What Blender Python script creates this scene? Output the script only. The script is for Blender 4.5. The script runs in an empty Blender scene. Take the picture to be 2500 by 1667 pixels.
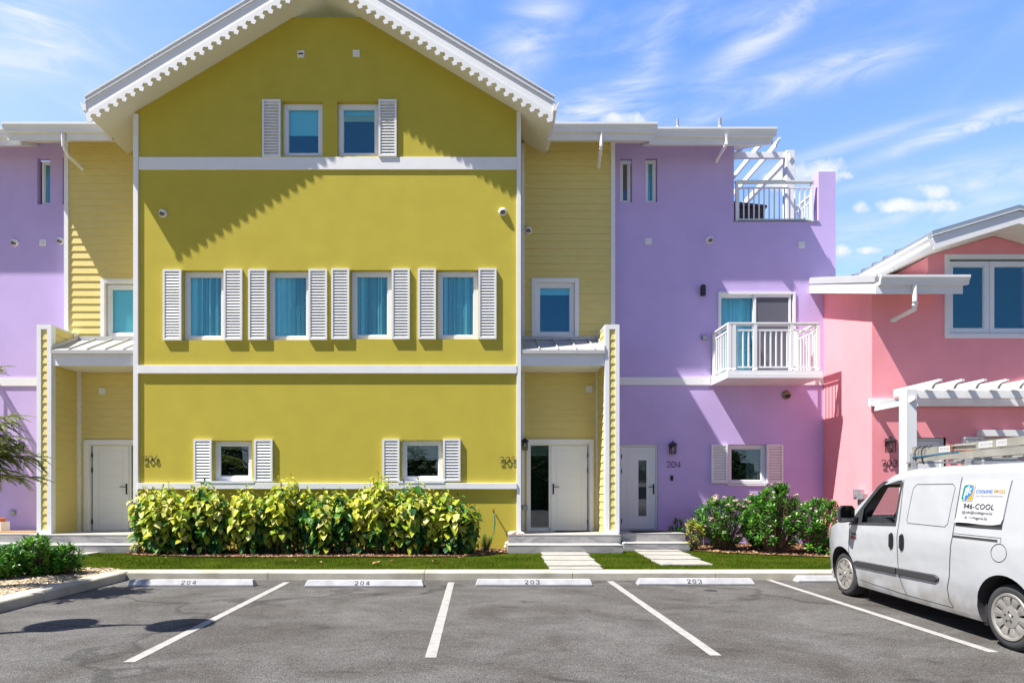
import bpy, bmesh, math, random
import numpy as np
from mathutils import Vector, Matrix, geometry
R = math.radians
random.seed(7); rng = np.random.default_rng(7)
scene = bpy.context.scene
COL = scene.collection

# ------------------------------------------------------------------ camera
F, CX, HY, EYE, D0 = 1524.0, 1165.0, 1194.0, 1.55, 14.64
cd = bpy.data.cameras.new('camera'); cam = bpy.data.objects.new('camera', cd); COL.objects.link(cam)
cam.location = (0, -D0, EYE); cam.rotation_euler = (R(90), 0, 0)
cd.sensor_width = 36; cd.lens = F/2500*36
cd.shift_x = (1250-CX)/2500; cd.shift_y = (HY-833.5)/2500
cd.clip_start = 0.1; cd.clip_end = 3000
scene.camera = cam

# ------------------------------------------------------------------ sun, sky, exposure
SUN = Vector((2.6, 1.0, -4.38)).normalized()
sl = bpy.data.lights.new('sun', 'SUN'); sl.energy = 5.0; sl.angle = R(0.5); sl.color = (1.0, 0.955, 0.89)
so = bpy.data.objects.new('sun', sl); COL.objects.link(so)
so.rotation_euler = SUN.to_track_quat('-Z', 'Y').to_euler(); so.location = (-20, -20, 30)
scene.view_settings.view_transform = 'Standard'; scene.view_settings.look = 'None'
scene.view_settings.exposure = 1.02; scene.view_settings.gamma = 1
w = bpy.data.worlds.new('World'); scene.world = w; w.use_nodes = True
nt = w.node_tree; N = nt.nodes; L = nt.links; N.clear()
def wn(t, **k):
    n = N.new(t)
    for a, b in k.items(): setattr(n, a, b)
    return n
def wmath(op, a, b=None, clamp=False):
    n = wn('ShaderNodeMath', operation=op, use_clamp=clamp)
    for i, v in enumerate((a, b)):
        if v is None: continue
        if isinstance(v, (int, float)): n.inputs[i].default_value = v
        else: L.new(v, n.inputs[i])
    return n.outputs[0]
def wrange(v, a, b, c=0, d=1):
    n = wn('ShaderNodeMapRange', interpolation_type='SMOOTHSTEP'); L.new(v, n.inputs[0])
    for i, x in enumerate((a, b, c, d)): n.inputs[1+i].default_value = x
    return n.outputs[0]
sky = wn('ShaderNodeTexSky', sky_type='NISHITA', sun_disc=False, sun_elevation=R(57.5), sun_rotation=R(249), altitude=0, air_density=1.0, dust_density=0.3, ozone_density=3.0)
tc = wn('ShaderNodeTexCoord')
sep = wn('ShaderNodeSeparateXYZ'); L.new(tc.outputs['Generated'], sep.inputs[0])
hs = wn('ShaderNodeHueSaturation'); hs.inputs['Saturation'].default_value = 1.15; hs.inputs['Value'].default_value = 1.0
L.new(sky.outputs[0], hs.inputs['Color'])
# cirrus: streaked noise running up to the right
def cirrus(scale, rot, sx, sy, sz, lo, hi, detail=6, dist=0.6, loc=(0, 0, 0)):
    m = wn('ShaderNodeMapping'); m.inputs['Rotation'].default_value = rot; m.inputs['Scale'].default_value = (sx, sy, sz); m.inputs['Location'].default_value = loc
    L.new(tc.outputs['Generated'], m.inputs[0])
    n = wn('ShaderNodeTexNoise'); n.inputs['Scale'].default_value = scale; n.inputs['Detail'].default_value = detail
    n.inputs['Roughness'].default_value = 0.6; n.inputs['Distortion'].default_value = dist
    L.new(m.outputs[0], n.inputs['Vector'])
    return wrange(n.outputs[0], lo, hi)
c1 = cirrus(2.3, (0, R(38), 0), 0.55, 1.0, 2.4, 0.46, 0.80, 8, 0.9, (0.3, 0, 0.15))
c2 = cirrus(5.5, (0, R(34), 0), 0.35, 1.0, 3.2, 0.38, 0.76, 9, 0.5, (1.3, 0, 0.4))
ci = wmath('MULTIPLY', c1, wmath('ADD', 0.35, wmath('MULTIPLY', c2, 0.65)))
# cumulus puffs at measured directions (x, z of a direction with y = 1)
pn = wn('ShaderNodeTexNoise'); pn.inputs['Scale'].default_value = 34; pn.inputs['Detail'].default_value = 6; pn.inputs['Roughness'].default_value = 0.62
L.new(tc.outputs['Generated'], pn.inputs['Vector'])
yy = wmath('MAXIMUM', sep.outputs[1], 0.05)
ux = wmath('DIVIDE', sep.outputs[0], yy); uz = wmath('DIVIDE', sep.outputs[2], yy)
acc = None
for (x, y, rx, ry) in [(1985, 420, 78, 34), (1900, 436, 50, 22), (2235, 502, 95, 17), (2270, 468, 40, 22), (2105, 507, 20, 14), (2055, 612, 24, 15), (2122, 612, 30, 10), (2068, 428, 22, 10), (1400, 290, 75, 34), (1510, 292, 60, 18), (2420, 300, 120, 14)]:
    dx = wmath('DIVIDE', wmath('SUBTRACT', ux, (x-CX)/F), rx/F)
    dz = wmath('DIVIDE', wmath('SUBTRACT', uz, (HY-y)/F), ry/F)
    if y in (300, 290): dz = wmath('SUBTRACT', dz, wmath('MULTIPLY', dx, 0.9 if y == 290 else 1.6))
    q = wmath('ADD', wmath('MULTIPLY', dx, dx), wmath('MULTIPLY', dz, dz))
    v = wmath('SUBTRACT', 1.0, wmath('MULTIPLY', q, 0.6))
    if y in (290, 300): v = wmath('MULTIPLY', v, 0.54)
    acc = v if acc is None else wmath('MAXIMUM', acc, v)
puff = wrange(wmath('ADD', acc, wmath('MULTIPLY', wmath('SUBTRACT', pn.outputs[0], 0.5), 3.2)), -0.1, 1.5)
cl = wmath('MAXIMUM', wmath('MULTIPLY', ci, 0.95), wmath('MULTIPLY', puff, wrange(sep.outputs[1], 0.0, 0.2, 0, 0.85)), True)
soft = None
for (x, y, rx, ry, an, stg) in [(1310, 60, 150, 60, 55, .85), (1610, 90, 190, 34, 62, .5), (1890, 70, 170, 30, 36, .9), (1990, 185, 200, 34, 15, .8), (1410, 285, 150, 50, 25, .95), (1540, 300, 100, 32, 10, .6), (2360, 305, 210, 17, 20, .85), (2080, 350, 230, 14, 17, .45), (2250, 430, 280, 24, 12, .4), (2420, 440, 170, 30, 10, .5), (2280, 520, 280, 22, 8, .4), (60, 50, 150, 70, 30, .6), (150, 130, 140, 70, 10, .4), (1700, 292, 70, 16, 20, .4), (2200, 60, 260, 60, 25, .18), (2100, 600, 300, 40, 5, .35)]:
    ca_, sa_ = math.cos(R(an)), math.sin(R(an))
    ddx, ddz = wmath('SUBTRACT', ux, (x-CX)/F), wmath('SUBTRACT', uz, (HY-y)/F)
    p_ = wmath('ADD', wmath('MULTIPLY', ddx, ca_*F/rx), wmath('MULTIPLY', ddz, sa_*F/rx)); q_ = wmath('ADD', wmath('MULTIPLY', ddx, -sa_*F/ry), wmath('MULTIPLY', ddz, ca_*F/ry))
    e_ = wmath('ADD', wmath('MULTIPLY', p_, p_), wmath('MULTIPLY', q_, q_)); g_ = wmath('MULTIPLY', wmath('POWER', 2.718, wmath('MULTIPLY', e_, -0.75)), stg)
    soft = g_ if soft is None else wmath('ADD', soft, g_)
fine = cirrus(11.0, (0, R(36), 0), 0.42, 1.0, 2.6, 0.30, 0.78, 12, 1.4, (0.7, 0, 0.1))
softc = wmath('MULTIPLY', soft, wmath('ADD', 0.10, wmath('MULTIPLY', fine, 0.85)))
veil = wmath('MULTIPLY', wrange(sep.outputs[2], 0.75, 0.1), 0.38)
veilx = wmath('MULTIPLY', wrange(ux, 0.3, -0.9), 0.22)
cl = wmath('ADD', wmath('MAXIMUM', cl, wmath('MINIMUM', softc, 0.92)), wmath('ADD', veil, veilx), True)
# no clouds below the horizon
cl = wmath('MULTIPLY', cl, wrange(sep.outputs[2], -0.02, 0.06))
mx = wn('ShaderNodeMix', data_type='RGBA'); L.new(cl, mx.inputs[0]); L.new(hs.outputs[0], mx.inputs[6]); mx.inputs[7].default_value = (4.5, 3.65, 2.75, 1)
# added gain: sky brightened over the houses, dimmed and blued behind for wall fill
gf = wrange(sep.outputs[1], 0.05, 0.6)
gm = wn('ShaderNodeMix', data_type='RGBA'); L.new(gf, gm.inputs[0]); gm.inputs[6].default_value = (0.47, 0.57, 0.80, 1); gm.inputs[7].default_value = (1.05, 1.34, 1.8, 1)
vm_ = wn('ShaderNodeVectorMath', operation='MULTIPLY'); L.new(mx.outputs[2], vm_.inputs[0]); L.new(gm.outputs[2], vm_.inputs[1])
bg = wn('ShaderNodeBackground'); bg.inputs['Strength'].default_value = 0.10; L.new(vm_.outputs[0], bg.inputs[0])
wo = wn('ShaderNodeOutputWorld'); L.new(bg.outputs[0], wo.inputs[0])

# ------------------------------------------------------------------ materials
MATS = {}
def mat(name, col, rough=0.6, metal=0.0, bump=None, var=None, spec=None, trans=None):
    """bump=(scale,strength,dist)  var=(scale,amount[,zstretch])"""
    if name in MATS: return MATS[name]
    m = bpy.data.materials.new(name); m.use_nodes = True; t = m.node_tree; b = t.nodes['Principled BSDF']
    b.inputs['Base Color'].default_value = (*col, 1); b.inputs['Roughness'].default_value = rough; b.inputs['Metallic'].default_value = metal
    if spec is not None: b.inputs['Specular IOR Level'].default_value = spec
    if bump or var: geo = t.nodes.new('ShaderNodeNewGeometry')
    if bump:
        n = t.nodes.new('ShaderNodeTexNoise'); n.inputs['Scale'].default_value = bump[0]; n.inputs['Detail'].default_value = 4
        t.links.new(geo.outputs['Position'], n.inputs['Vector'])
        bp = t.nodes.new('ShaderNodeBump'); bp.inputs['Strength'].default_value = bump[1]; bp.inputs['Distance'].default_value = bump[2]
        t.links.new(n.outputs[0], bp.inputs['Height']); t.links.new(bp.outputs[0], b.inputs['Normal'])
    if var:
        mp = t.nodes.new('ShaderNodeMapping'); mp.inputs['Scale'].default_value = (1, 1, var[2] if len(var) > 2 else 1)
        t.links.new(geo.outputs['Position'], mp.inputs[0])
        n2 = t.nodes.new('ShaderNodeTexNoise'); n2.inputs['Scale'].default_value = var[0]; n2.inputs['Detail'].default_value = 5
        t.links.new(mp.outputs[0], n2.inputs['Vector'])
        mr = t.nodes.new('ShaderNodeMapRange'); mr.inputs[1].default_value = 0.3; mr.inputs[2].default_value = 0.7
        mr.inputs[3].default_value = 1-var[1]; mr.inputs[4].default_value = 1+var[1]*0.6
        t.links.new(n2.outputs[0], mr.inputs[0])
        mm = t.nodes.new('ShaderNodeMix'); mm.data_type = 'RGBA'; mm.blend_type = 'MULTIPLY'; mm.inputs[0].default_value = 1
        mm.inputs[6].default_value = (*col, 1); t.links.new(mr.outputs[0], mm.inputs[7]); t.links.new(mm.outputs[2], b.inputs['Base Color'])
    if trans:
        out = t.nodes['Material Output']; tr = t.nodes.new('ShaderNodeBsdfTranslucent'); tr.inputs[0].default_value = (*trans[0], 1)
        ms = t.nodes.new('ShaderNodeMixShader'); ms.inputs[0].default_value = trans[1]
        t.links.new(b.outputs[0], ms.inputs[1]); t.links.new(tr.outputs[0], ms.inputs[2]); t.links.new(ms.outputs[0], out.inputs[0])
    MATS[name] = m; return m
def glass(name, tint, refl=0.10, rough=0.0, gcol=(0.9, 0.95, 1), ior=1.5):
    m = bpy.data.materials.new(name); m.use_nodes = True; t = m.node_tree; t.nodes.remove(t.nodes['Principled BSDF']); out = t.nodes['Material Output']
    tr = t.nodes.new('ShaderNodeBsdfTransparent'); tr.inputs[0].default_value = (*tint, 1)
    gl = t.nodes.new('ShaderNodeBsdfGlossy'); gl.inputs['Roughness'].default_value = rough; gl.inputs['Color'].default_value = (*gcol, 1)
    geo = t.nodes.new('ShaderNodeNewGeometry'); nz = t.nodes.new('ShaderNodeTexNoise'); nz.inputs['Scale'].default_value = 1.3
    t.links.new(geo.outputs['Position'], nz.inputs['Vector'])
    bp = t.nodes.new('ShaderNodeBump'); bp.inputs['Strength'].default_value = 0.04; bp.inputs['Distance'].default_value = 0.05
    t.links.new(nz.outputs[0], bp.inputs['Height']); t.links.new(bp.outputs[0], gl.inputs['Normal'])
    fr = t.nodes.new('ShaderNodeLayerWeight'); fr.inputs[0].default_value = 0.5
    pw = t.nodes.new('ShaderNodeMath'); pw.operation = 'POWER'; pw.inputs[1].default_value = 4.5; t.links.new(fr.outputs['Facing'], pw.inputs[0])
    ad = t.nodes.new('ShaderNodeMath'); ad.operation = 'MULTIPLY_ADD'; ad.use_clamp = True; ad.inputs[1].default_value = 0.9*(ior-1)/0.5; ad.inputs[2].default_value = max(0.0, refl+0.04); t.links.new(pw.outputs[0], ad.inputs[0])
    ms = t.nodes.new('ShaderNodeMixShader'); t.links.new(ad.outputs[0], ms.inputs[0]); t.links.new(tr.outputs[0], ms.inputs[1]); t.links.new(gl.outputs[0], ms.inputs[2])
    t.links.new(ms.outputs[0], out.inputs[0]); MATS[name] = m; return m
STUC = dict(bump=(50, 0.32, 0.012), rough=0.9)
M_yel = mat('yellow_stucco', (0.515, 0.43, 0.062), var=(2.2, 0.05, 0.9), spec=0.2, **STUC)
M_lap = mat('yellow_lap_board', (0.70, 0.58, 0.21), rough=0.7, bump=(30, 0.15, 0.004), var=(3, 0.05, 4), spec=0.3)
M_lil = mat('lilac_stucco', (0.56, 0.435, 0.76), var=(1.6, 0.05, 0.9), spec=0.2, **STUC)
M_pnk = mat('pink_stucco', (0.90, 0.335, 0.375), var=(1.8, 0.05, 0.8), spec=0.2, **STUC)
M_wht = mat('white_trim', (0.80, 0.80, 0.80), rough=0.55, bump=(40, 0.12, 0.004), var=(2.5, 0.04))
M_met = mat('white_metal', (0.80, 0.80, 0.79), rough=0.35, var=(1.5, 0.04))
M_sof = mat('soffit_board', (0.78, 0.76, 0.68), rough=0.8, bump=(60, 0.2, 0.004))
M_rf = mat('grey_roof_metal', (0.55, 0.56, 0.57), rough=0.42, metal=0.2, var=(2, 0.08))
M_pvc = mat('window_frame_white', (0.78, 0.79, 0.80), rough=0.35)
M_dor = mat('door_white', (0.80, 0.81, 0.80), rough=0.45, bump=(90, 0.06, 0.002))
M_blk = mat('black_metal', (0.018, 0.018, 0.02), rough=0.4)
M_drk = mat('dark_room', (0.02, 0.025, 0.03), rough=0.9)  # near-black backing sheets stand in for the shade of unlit rooms
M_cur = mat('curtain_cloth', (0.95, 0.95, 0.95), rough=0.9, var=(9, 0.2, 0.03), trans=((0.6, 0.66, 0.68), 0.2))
M_cu2 = mat('curtain_fold_half_shade', (0.50, 0.52, 0.52), rough=0.9, var=(9, 0.3, 0.03)); M_cu3 = mat('curtain_fold_shade', (0.30, 0.32, 0.33), rough=0.9, var=(9, 0.3, 0.03))  # two darker copies of the cloth, banded at random to paint fold shade
M_bli = mat('roller_blind', (0.70, 0.74, 0.74), rough=0.9)
M_scr = mat('insect_screen', (0.10, 0.11, 0.14), rough=0.8)
M_glu = glass('window_glass_blue', (0.72, 0.97, 0.98), 0.08, gcol=(0.35, 0.8, 1.0))
M_gld = glass('window_glass_clear', (0.55, 0.62, 0.60), 0.10)
M_gll = glass('lantern_glass', (0.85, 0.85, 0.82), 0.03)
M_ter = mat('terracotta', (0.5, 0.16, 0.06), rough=0.8)
M_brn = mat('vent_tan', (0.28, 0.22, 0.17), rough=0.6)
M_gry = mat('grey_plastic', (0.24, 0.25, 0.26), rough=0.5)
M_grm = mat('galvanised_metal', (0.42, 0.43, 0.44), rough=0.4, metal=0.5)
M_bulb = mat('bulb_glass', (0.75, 0.74, 0.68), rough=0.2)
M_con = mat('concrete_kerb', (0.47, 0.44, 0.35), rough=0.9, bump=(35, 0.4, 0.01), var=(2.2, 0.28))
M_stp = mat('wheel_stop_concrete', (0.38, 0.38, 0.39), rough=0.85, bump=(60, 0.3, 0.006), var=(5, 0.22))
M_pav = mat('paving_concrete', (0.35, 0.335, 0.30), rough=0.9, bump=(50, 0.3, 0.006), var=(4, 0.16))
M_pnt = mat('road_paint', (0.34, 0.33, 0.31), rough=0.8, bump=(120, 0.6, 0.006), var=(9, 0.18))
M_ink = mat('black_paint', (0.03, 0.03, 0.035), rough=0.7)

# ------------------------------------------------------------------ mesh helpers
WL = {}
def tag(o, label=None, cat=None, group=None, kind=None):
    if label: o['label'] = label
    if cat: o['category'] = cat
    if group: o['group'] = group
    if kind: o['kind'] = kind
    return o
def thing(name, label, cat, loc, group=None, rz=0):
    o = bpy.data.objects.new(name, None); COL.objects.link(o); o.location = loc; o.rotation_euler = (0, 0, rz); o.empty_display_size = 0.2
    WL[o.name] = Vector(loc); return tag(o, label, cat, group)
def px(x, Y): return (x-CX)*(D0+Y)/F
def pz(y, Y): return EYE+(HY-y)*(D0+Y)/F
class MB:
    def __init__(s): s.v = []; s.f = []; s.m = []; s.cur = 0
    def add(s, vs, fs, m=None):
        o = len(s.v); s.v += [tuple(p) for p in vs]; s.f += [[o+i for i in f] for f in fs]; s.m += [s.cur if m is None else m]*len(fs); return s
    def box(s, x0, x1, y0, y1, z0, z1, m=None, rot=None, c=None):
        if x0 > x1: x0, x1 = x1, x0
        if y0 > y1: y0, y1 = y1, y0
        if z0 > z1: z0, z1 = z1, z0
        vs = [(x0, y0, z0), (x1, y0, z0), (x1, y1, z0), (x0, y1, z0), (x0, y0, z1), (x1, y0, z1), (x1, y1, z1), (x0, y1, z1)]
        if rot is not None:
            c = Vector(c) if c else Vector(((x0+x1)/2, (y0+y1)/2, (z0+z1)/2)); vs = [tuple(rot @ (Vector(p)-c)+c) for p in vs]
        return s.add(vs, [(0, 3, 2, 1), (4, 5, 6, 7), (0, 1, 5, 4), (1, 2, 6, 5), (2, 3, 7, 6), (3, 0, 4, 7)], m)
    def prism(s, pts, a, b, axis='y', m=None):
        """extrude a 2D polygon. axis y: pts (x,z); axis x: pts (y,z); axis z: pts (x,y)"""
        def P(p, t): return (p[0], t, p[1]) if axis == 'y' else ((t, p[0], p[1]) if axis == 'x' else (p[0], p[1], t))
        ar = sum(pts[i][0]*pts[(i+1) % len(pts)][1]-pts[(i+1) % len(pts)][0]*pts[i][1] for i in range(len(pts)))
        if ar < 0: pts = pts[::-1]
        if a > b: a, b = b, a
        n = len(pts); vs = [P(p, a) for p in pts]+[P(p, b) for p in pts]
        tris = geometry.tessellate_polygon([[Vector((p[0], p[1], 0)) for p in pts]]) if n > 4 else [tuple(range(n))]
        fs = []
        for t in tris:
            t = list(t)
            if len(t) == 3:
                q = [pts[i] for i in t]
                if (q[1][0]-q[0][0])*(q[2][1]-q[0][1])-(q[2][0]-q[0][0])*(q[1][1]-q[0][1]) < 0: t = t[::-1]
            fl = (axis == 'y')
            fs.append(t if fl else t[::-1]); fs.append([i+n for i in (t[::-1] if fl else t)])
        for i in range(n):
            j = (i+1) % n; q = (i, i+n, j+n, j) if axis == 'y' else (i, j, j+n, i+n); fs.append(q)
        return s.add(vs, fs, m)
    def tube(s, path, r, n=8, m=None, close=True):
        path = [Vector(p) for p in path]; rings = []; rs = r if isinstance(r, (list, tuple)) else [r]*len(path)
        up = Vector((0, 0, 1))
        for i, p in enumerate(path):
            d = (path[min(i+1, len(path)-1)]-path[max(i-1, 0)]).normalized()
            a = d.cross(up if abs(d.z) < 0.95 else Vector((1, 0, 0))).normalized(); b = d.cross(a).normalized()
            rings.append([p+(a*math.cos(2*math.pi*k/n)+b*math.sin(2*math.pi*k/n))*rs[i] for k in range(n)])
        vs = [q for r_ in rings for q in r_]; fs = []
        for i in range(len(path)-1):
            for k in range(n): fs.append((i*n+k, (i+1)*n+k, (i+1)*n+(k+1) % n, i*n+(k+1) % n))
        if close: fs.append(tuple(range(n))); fs.append(tuple(reversed(range((len(path)-1)*n, len(path)*n))))
        return s.add(vs, fs, m)
    def lathe(s, prof, c, axis, n=24, m=None):
        """prof: (r, h) list; axis unit vector"""
        axis = Vector(axis).normalized(); a = axis.orthogonal().normalized(); b = axis.cross(a); c = Vector(c)
        vs = [c+axis*h+(a*math.cos(2*math.pi*k/n)+b*math.sin(2*math.pi*k/n))*r for r, h in prof for k in range(n)]; fs = []
        for i in range(len(prof)-1):
            for k in range(n): fs.append((i*n+k, i*n+(k+1) % n, (i+1)*n+(k+1) % n, (i+1)*n+k))
        return s.add(vs, fs, m)
    def ball(s, c, r, n=10, m=None):
        prof = [(max(1e-4, r*math.sin(math.pi*i/n)), -r*math.cos(math.pi*i/n)) for i in range(n+1)]
        return s.lathe(prof, c, (0, 0, 1), 12, m)
    def build(s, name, mats, parent=None, smooth=False, local=False, bevel=0, fix=False):
        me = bpy.data.meshes.new(name)
        off = Vector((0, 0, 0)) if (parent is None or local) else WL[parent.name]
        me.from_pydata([(v[0]-off.x, v[1]-off.y, v[2]-off.z) for v in s.v], [], s.f)
        if not isinstance(mats, (list, tuple)): mats = [mats]
        for q in mats: me.materials.append(q)
        if len(mats) > 1: me.polygons.foreach_set('material_index', s.m)
        if smooth: me.polygons.foreach_set('use_smooth', [True]*len(me.polygons))
        me.update()
        if fix:
            bm = bmesh.new(); bm.from_mesh(me); bmesh.ops.remove_doubles(bm, verts=bm.verts, dist=1e-5); bmesh.ops.recalc_face_normals(bm, faces=bm.faces); bm.to_mesh(me); bm.free()
        o = bpy.data.objects.new(name, me); COL.objects.link(o)
        if parent is not None: o.parent = parent; WL[o.name] = off
        else: WL[o.name] = Vector((0, 0, 0))
        if bevel:
            b = o.modifiers.new('bevel', 'BEVEL'); b.width = bevel; b.segments = 2; b.limit_method = 'ANGLE'; b.angle_limit = R(40)
        return o
def clip(poly, a, b, c):
    """keep a*x+b*z<=c"""
    out = []
    for i in range(len(poly)):
        p, q = poly[i], poly[(i+1) % len(poly)]; dp = a*p[0]+b*p[1]-c; dq = a*q[0]+b*q[1]-c
        if dp <= 1e-9: out.append(p)
        if (dp < -1e-9 and dq > 1e-9) or (dp > 1e-9 and dq < -1e-9):
            t = dp/(dp-dq); out.append((p[0]+(q[0]-p[0])*t, p[1]+(q[1]-p[1])*t))
    return out
def wall(mb, x0, x1, z0, z1, yf, th, holes, clips=()):
    """front sheet at y=yf with rectangular holes and reveals th deep"""
    xs = sorted({x0, x1, *[h[0] for h in holes if x0 < h[0] < x1], *[h[1] for h in holes if x0 < h[1] < x1]})
    zs = sorted({z0, z1, *[h[2] for h in holes if z0 < h[2] < z1], *[h[3] for h in holes if z0 < h[3] < z1]})
    for i in range(len(xs)-1):
        for j in range(len(zs)-1):
            cx, cz = (xs[i]+xs[i+1])/2, (zs[j]+zs[j+1])/2
            if any(h[0] < cx < h[1] and h[2] < cz < h[3] for h in holes): continue
            p = [(xs[i], zs[j]), (xs[i+1], zs[j]), (xs[i+1], zs[j+1]), (xs[i], zs[j+1])]
            for c in clips: p = clip(p, *c) if p else p
            if len(p) >= 3: mb.add([(q[0], yf, q[1]) for q in p], [list(range(len(p)))])
    for h in holes:
        a, b, c, d = h[:4]; y2 = yf+th
        mb.add([(a, yf, c), (a, yf, d), (a, y2, d), (a, y2, c)], [(0, 3, 2, 1)])
        mb.add([(b, yf, c), (b, yf, d), (b, y2, d), (b, y2, c)], [(0, 1, 2, 3)])
        mb.add([(a, yf, d), (b, yf, d), (b, y2, d), (a, y2, d)], [(0, 3, 2, 1)])
        mb.add([(a, yf, c), (b, yf, c), (b, y2, c), (a, y2, c)], [(0, 1, 2, 3)])

# ------------------------------------------------------------------ building pieces
def window(parent, x0, x1, z0, z1, yf, fr=0.085, name='window', gl=None, back='curtain', mull=None, blind=0.3, depth=0.06, inner=None):
    """frame occupies x0..x1, z0..z1 with its front at yf"""
    b = MB(); t = fr
    b.box(x0, x1, yf, yf+depth, z1-t, z1); b.box(x0, x1, yf, yf+depth, z0, z0+t)
    b.box(x0, x0+t, yf, yf+depth, z0+t, z1-t); b.box(x1-t, x1, yf, yf+depth, z0+t, z1-t)
    g = 0.018
    b.box(x0+t, x1-t, yf+0.018, yf+depth, z1-t-g, z1-t); b.box(x0+t, x1-t, yf+0.018, yf+depth, z0+t, z0+t+g)
    b.box(x0+t, x0+t+g, yf+0.018, yf+depth, z0+t+g, z1-t-g); b.box(x1-t-g, x1-t, yf+0.018, yf+depth, z0+t+g, z1-t-g)
    o = b.build(name, M_pvc, parent, bevel=0.006)
    X0, X1, Z0, Z1 = x0+t, x1-t, z0+t, z1-t
    MB().box(X0, X1, yf+0.035, yf+0.041, Z0, Z1).build('pane', gl or M_glu, o)
    yb = yf+(0.062 if back == 'curtain' else 0.14)
    if back == 'curtain':
        n = 110; ph = random.random()*6; vs = []
        for i in range(n+1):
            u = i/n; x = X0-0.1+(X1-X0+0.2)*u
            y = yb+0.022*(1+math.sin(u*26+ph+math.sin(u*7+ph)*2.2))+0.007*math.sin(u*85)
            vs += [(x, y, Z0-0.1), (x, y+0.01, Z1+0.1)]
        c = MB(); i = 0
        while i < n:
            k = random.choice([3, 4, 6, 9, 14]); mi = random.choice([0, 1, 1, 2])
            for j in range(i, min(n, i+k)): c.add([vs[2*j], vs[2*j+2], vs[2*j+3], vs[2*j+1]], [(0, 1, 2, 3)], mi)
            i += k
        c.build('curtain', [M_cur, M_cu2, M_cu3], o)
    elif back == 'blind':
        c = MB(); zt = Z1+0.05; zb = Z1-(Z1-Z0)*blind; k = 0; z = zt
        while z > zb+0.02:
            c.add([(X0-0.05, yb-0.05, z), (X1+0.05, yb-0.05, z), (X1+0.05, yb-0.056, z-0.024), (X0-0.05, yb-0.056, z-0.024)], [(0, 3, 2, 1)])
            c.add([(X0-0.05, yb-0.056, z-0.024), (X1+0.05, yb-0.056, z-0.024), (X1+0.05, yb-0.05, z-0.025), (X0-0.05, yb-0.05, z-0.025)], [(0, 3, 2, 1)]); z -= 0.025
        c.box(X0-0.05, X1+0.05, yb-0.065, yb-0.04, z-0.02, z)
        c.build('blind', M_bli, o)
    return o
def shutter(parent, x0, x1, z0, z1, yw, th=0.058):
    b = MB(); t = 0.045; yf = yw-th
    b.box(x0, x1, yf, yw-0.002, z1-t, z1); b.box(x0, x1, yf, yw-0.002, z0, z0+t); b.box(x0, x0+t, yf, yw-0.002, z0+t, z1-t); b.box(x1-t, x1, yf, yw-0.002, z0+t, z1-t)
    b.box(x0+t, x1-t, yw-0.012, yw-0.004, z0+t, z1-t)
    p = 0.068; n = max(2, round((z1-z0-2*t)/p)); p = (z1-z0-2*t)/n
    for i in range(n):
        z = z0+t+i*p
        b.prism([(yf+0.006, z+0.006), (yw-0.013, z+p*0.92), (yw-0.013, z+p*0.92-0.012), (yf+0.014, z-0.004)], x0+t, x1-t, 'x')
    return b.build('shutter', M_met, parent, bevel=0)
def siding(mb, x0, x1, z0, z1, yw, holes=(), pitch=0.188, zref=None, side=None):
    """lap boards on a wall facing -y (side None) or on a side wall at x=yw running along y x0..x1 (side=+1 faces +x, -1 faces -x)"""
    z = zref if zref is not None else z0
    while z > z0: z -= pitch
    while z < z1-1e-4:
        a, b = max(z, z0), min(z+pitch, z1)
        if b-a > 0.004:
            segs = [(x0, x1)]
            for h in holes:
                if min(b, h[3])-max(a, h[2]) > 0.01:
                    ns = []
                    for s0, s1 in segs:
                        if h[0] > s0: ns.append((s0, min(s1, h[0])))
                        if h[1] < s1: ns.append((max(s0, h[1]), s1))
                    segs = ns
            full = [(q0, q1, a, b) for q0, q1 in segs]
            for h in holes:
                if min(b, h[3])-max(a, h[2]) > 0.01:
                    if b-h[3] > 0.004: full.append((max(x0, h[0]), min(x1, h[1]), h[3], b))
                    if h[2]-a > 0.004: full.append((max(x0, h[0]), min(x1, h[1]), a, h[2]))
            for s0, s1, a_, b_ in full:
                if s1-s0 < 0.01: continue
                d = 0.024; a0_, b0_ = a, b
                da, db = d+(0.004-d)*(a_-a)/(b-a), d+(0.004-d)*(b_-a)/(b-a)
                if side is None: mb.prism([(yw-da, a_), (yw-db, b_), (yw+0.01, b_), (yw+0.01, a_)], s0, s1, 'x')
                else: mb.prism([(yw+side*d, a), (yw+side*0.004, b), (yw-side*0.01, b), (yw-side*0.01, a)], s0, s1, 'y')
        z += pitch
def vent_round(parent, x, z, yw, r=0.095, m=None, name='round_vent'):
    b = MB(); b.lathe([(0.001, 0), (r, 0), (r, 0.03), (r*0.93, 0.045), (r*0.80, 0.05)], (x, yw, z), (0, -1, 0), 24, 0)
    # hood dome open below
    n = 12
    vs = []; fs = []
    for i in range(n+1):
        a = math.pi*(-0.12+1.24*i/n)
        for j in range(6):
            t = j/5*math.pi/2
            vs.append((x+r*0.8*math.cos(a)*math.cos(t)*1.0, yw-0.05-0.055*math.sin(t), z+r*0.8*math.sin(a)*math.cos(t)+0.01*math.sin(t)))
    for i in range(n):
        for j in range(5): fs.append((i*6+j, (i+1)*6+j, (i+1)*6+j+1, i*6+j+1))
    b.add(vs, fs, 0)
    b.lathe([(0.001, 0.046), (r*0.72, 0.046)], (x, yw, z), (0, -1, 0), 20, 1)
    return b.build(name, [m or M_met, M_brn if m is None else M_blk], parent, smooth=False)
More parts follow.
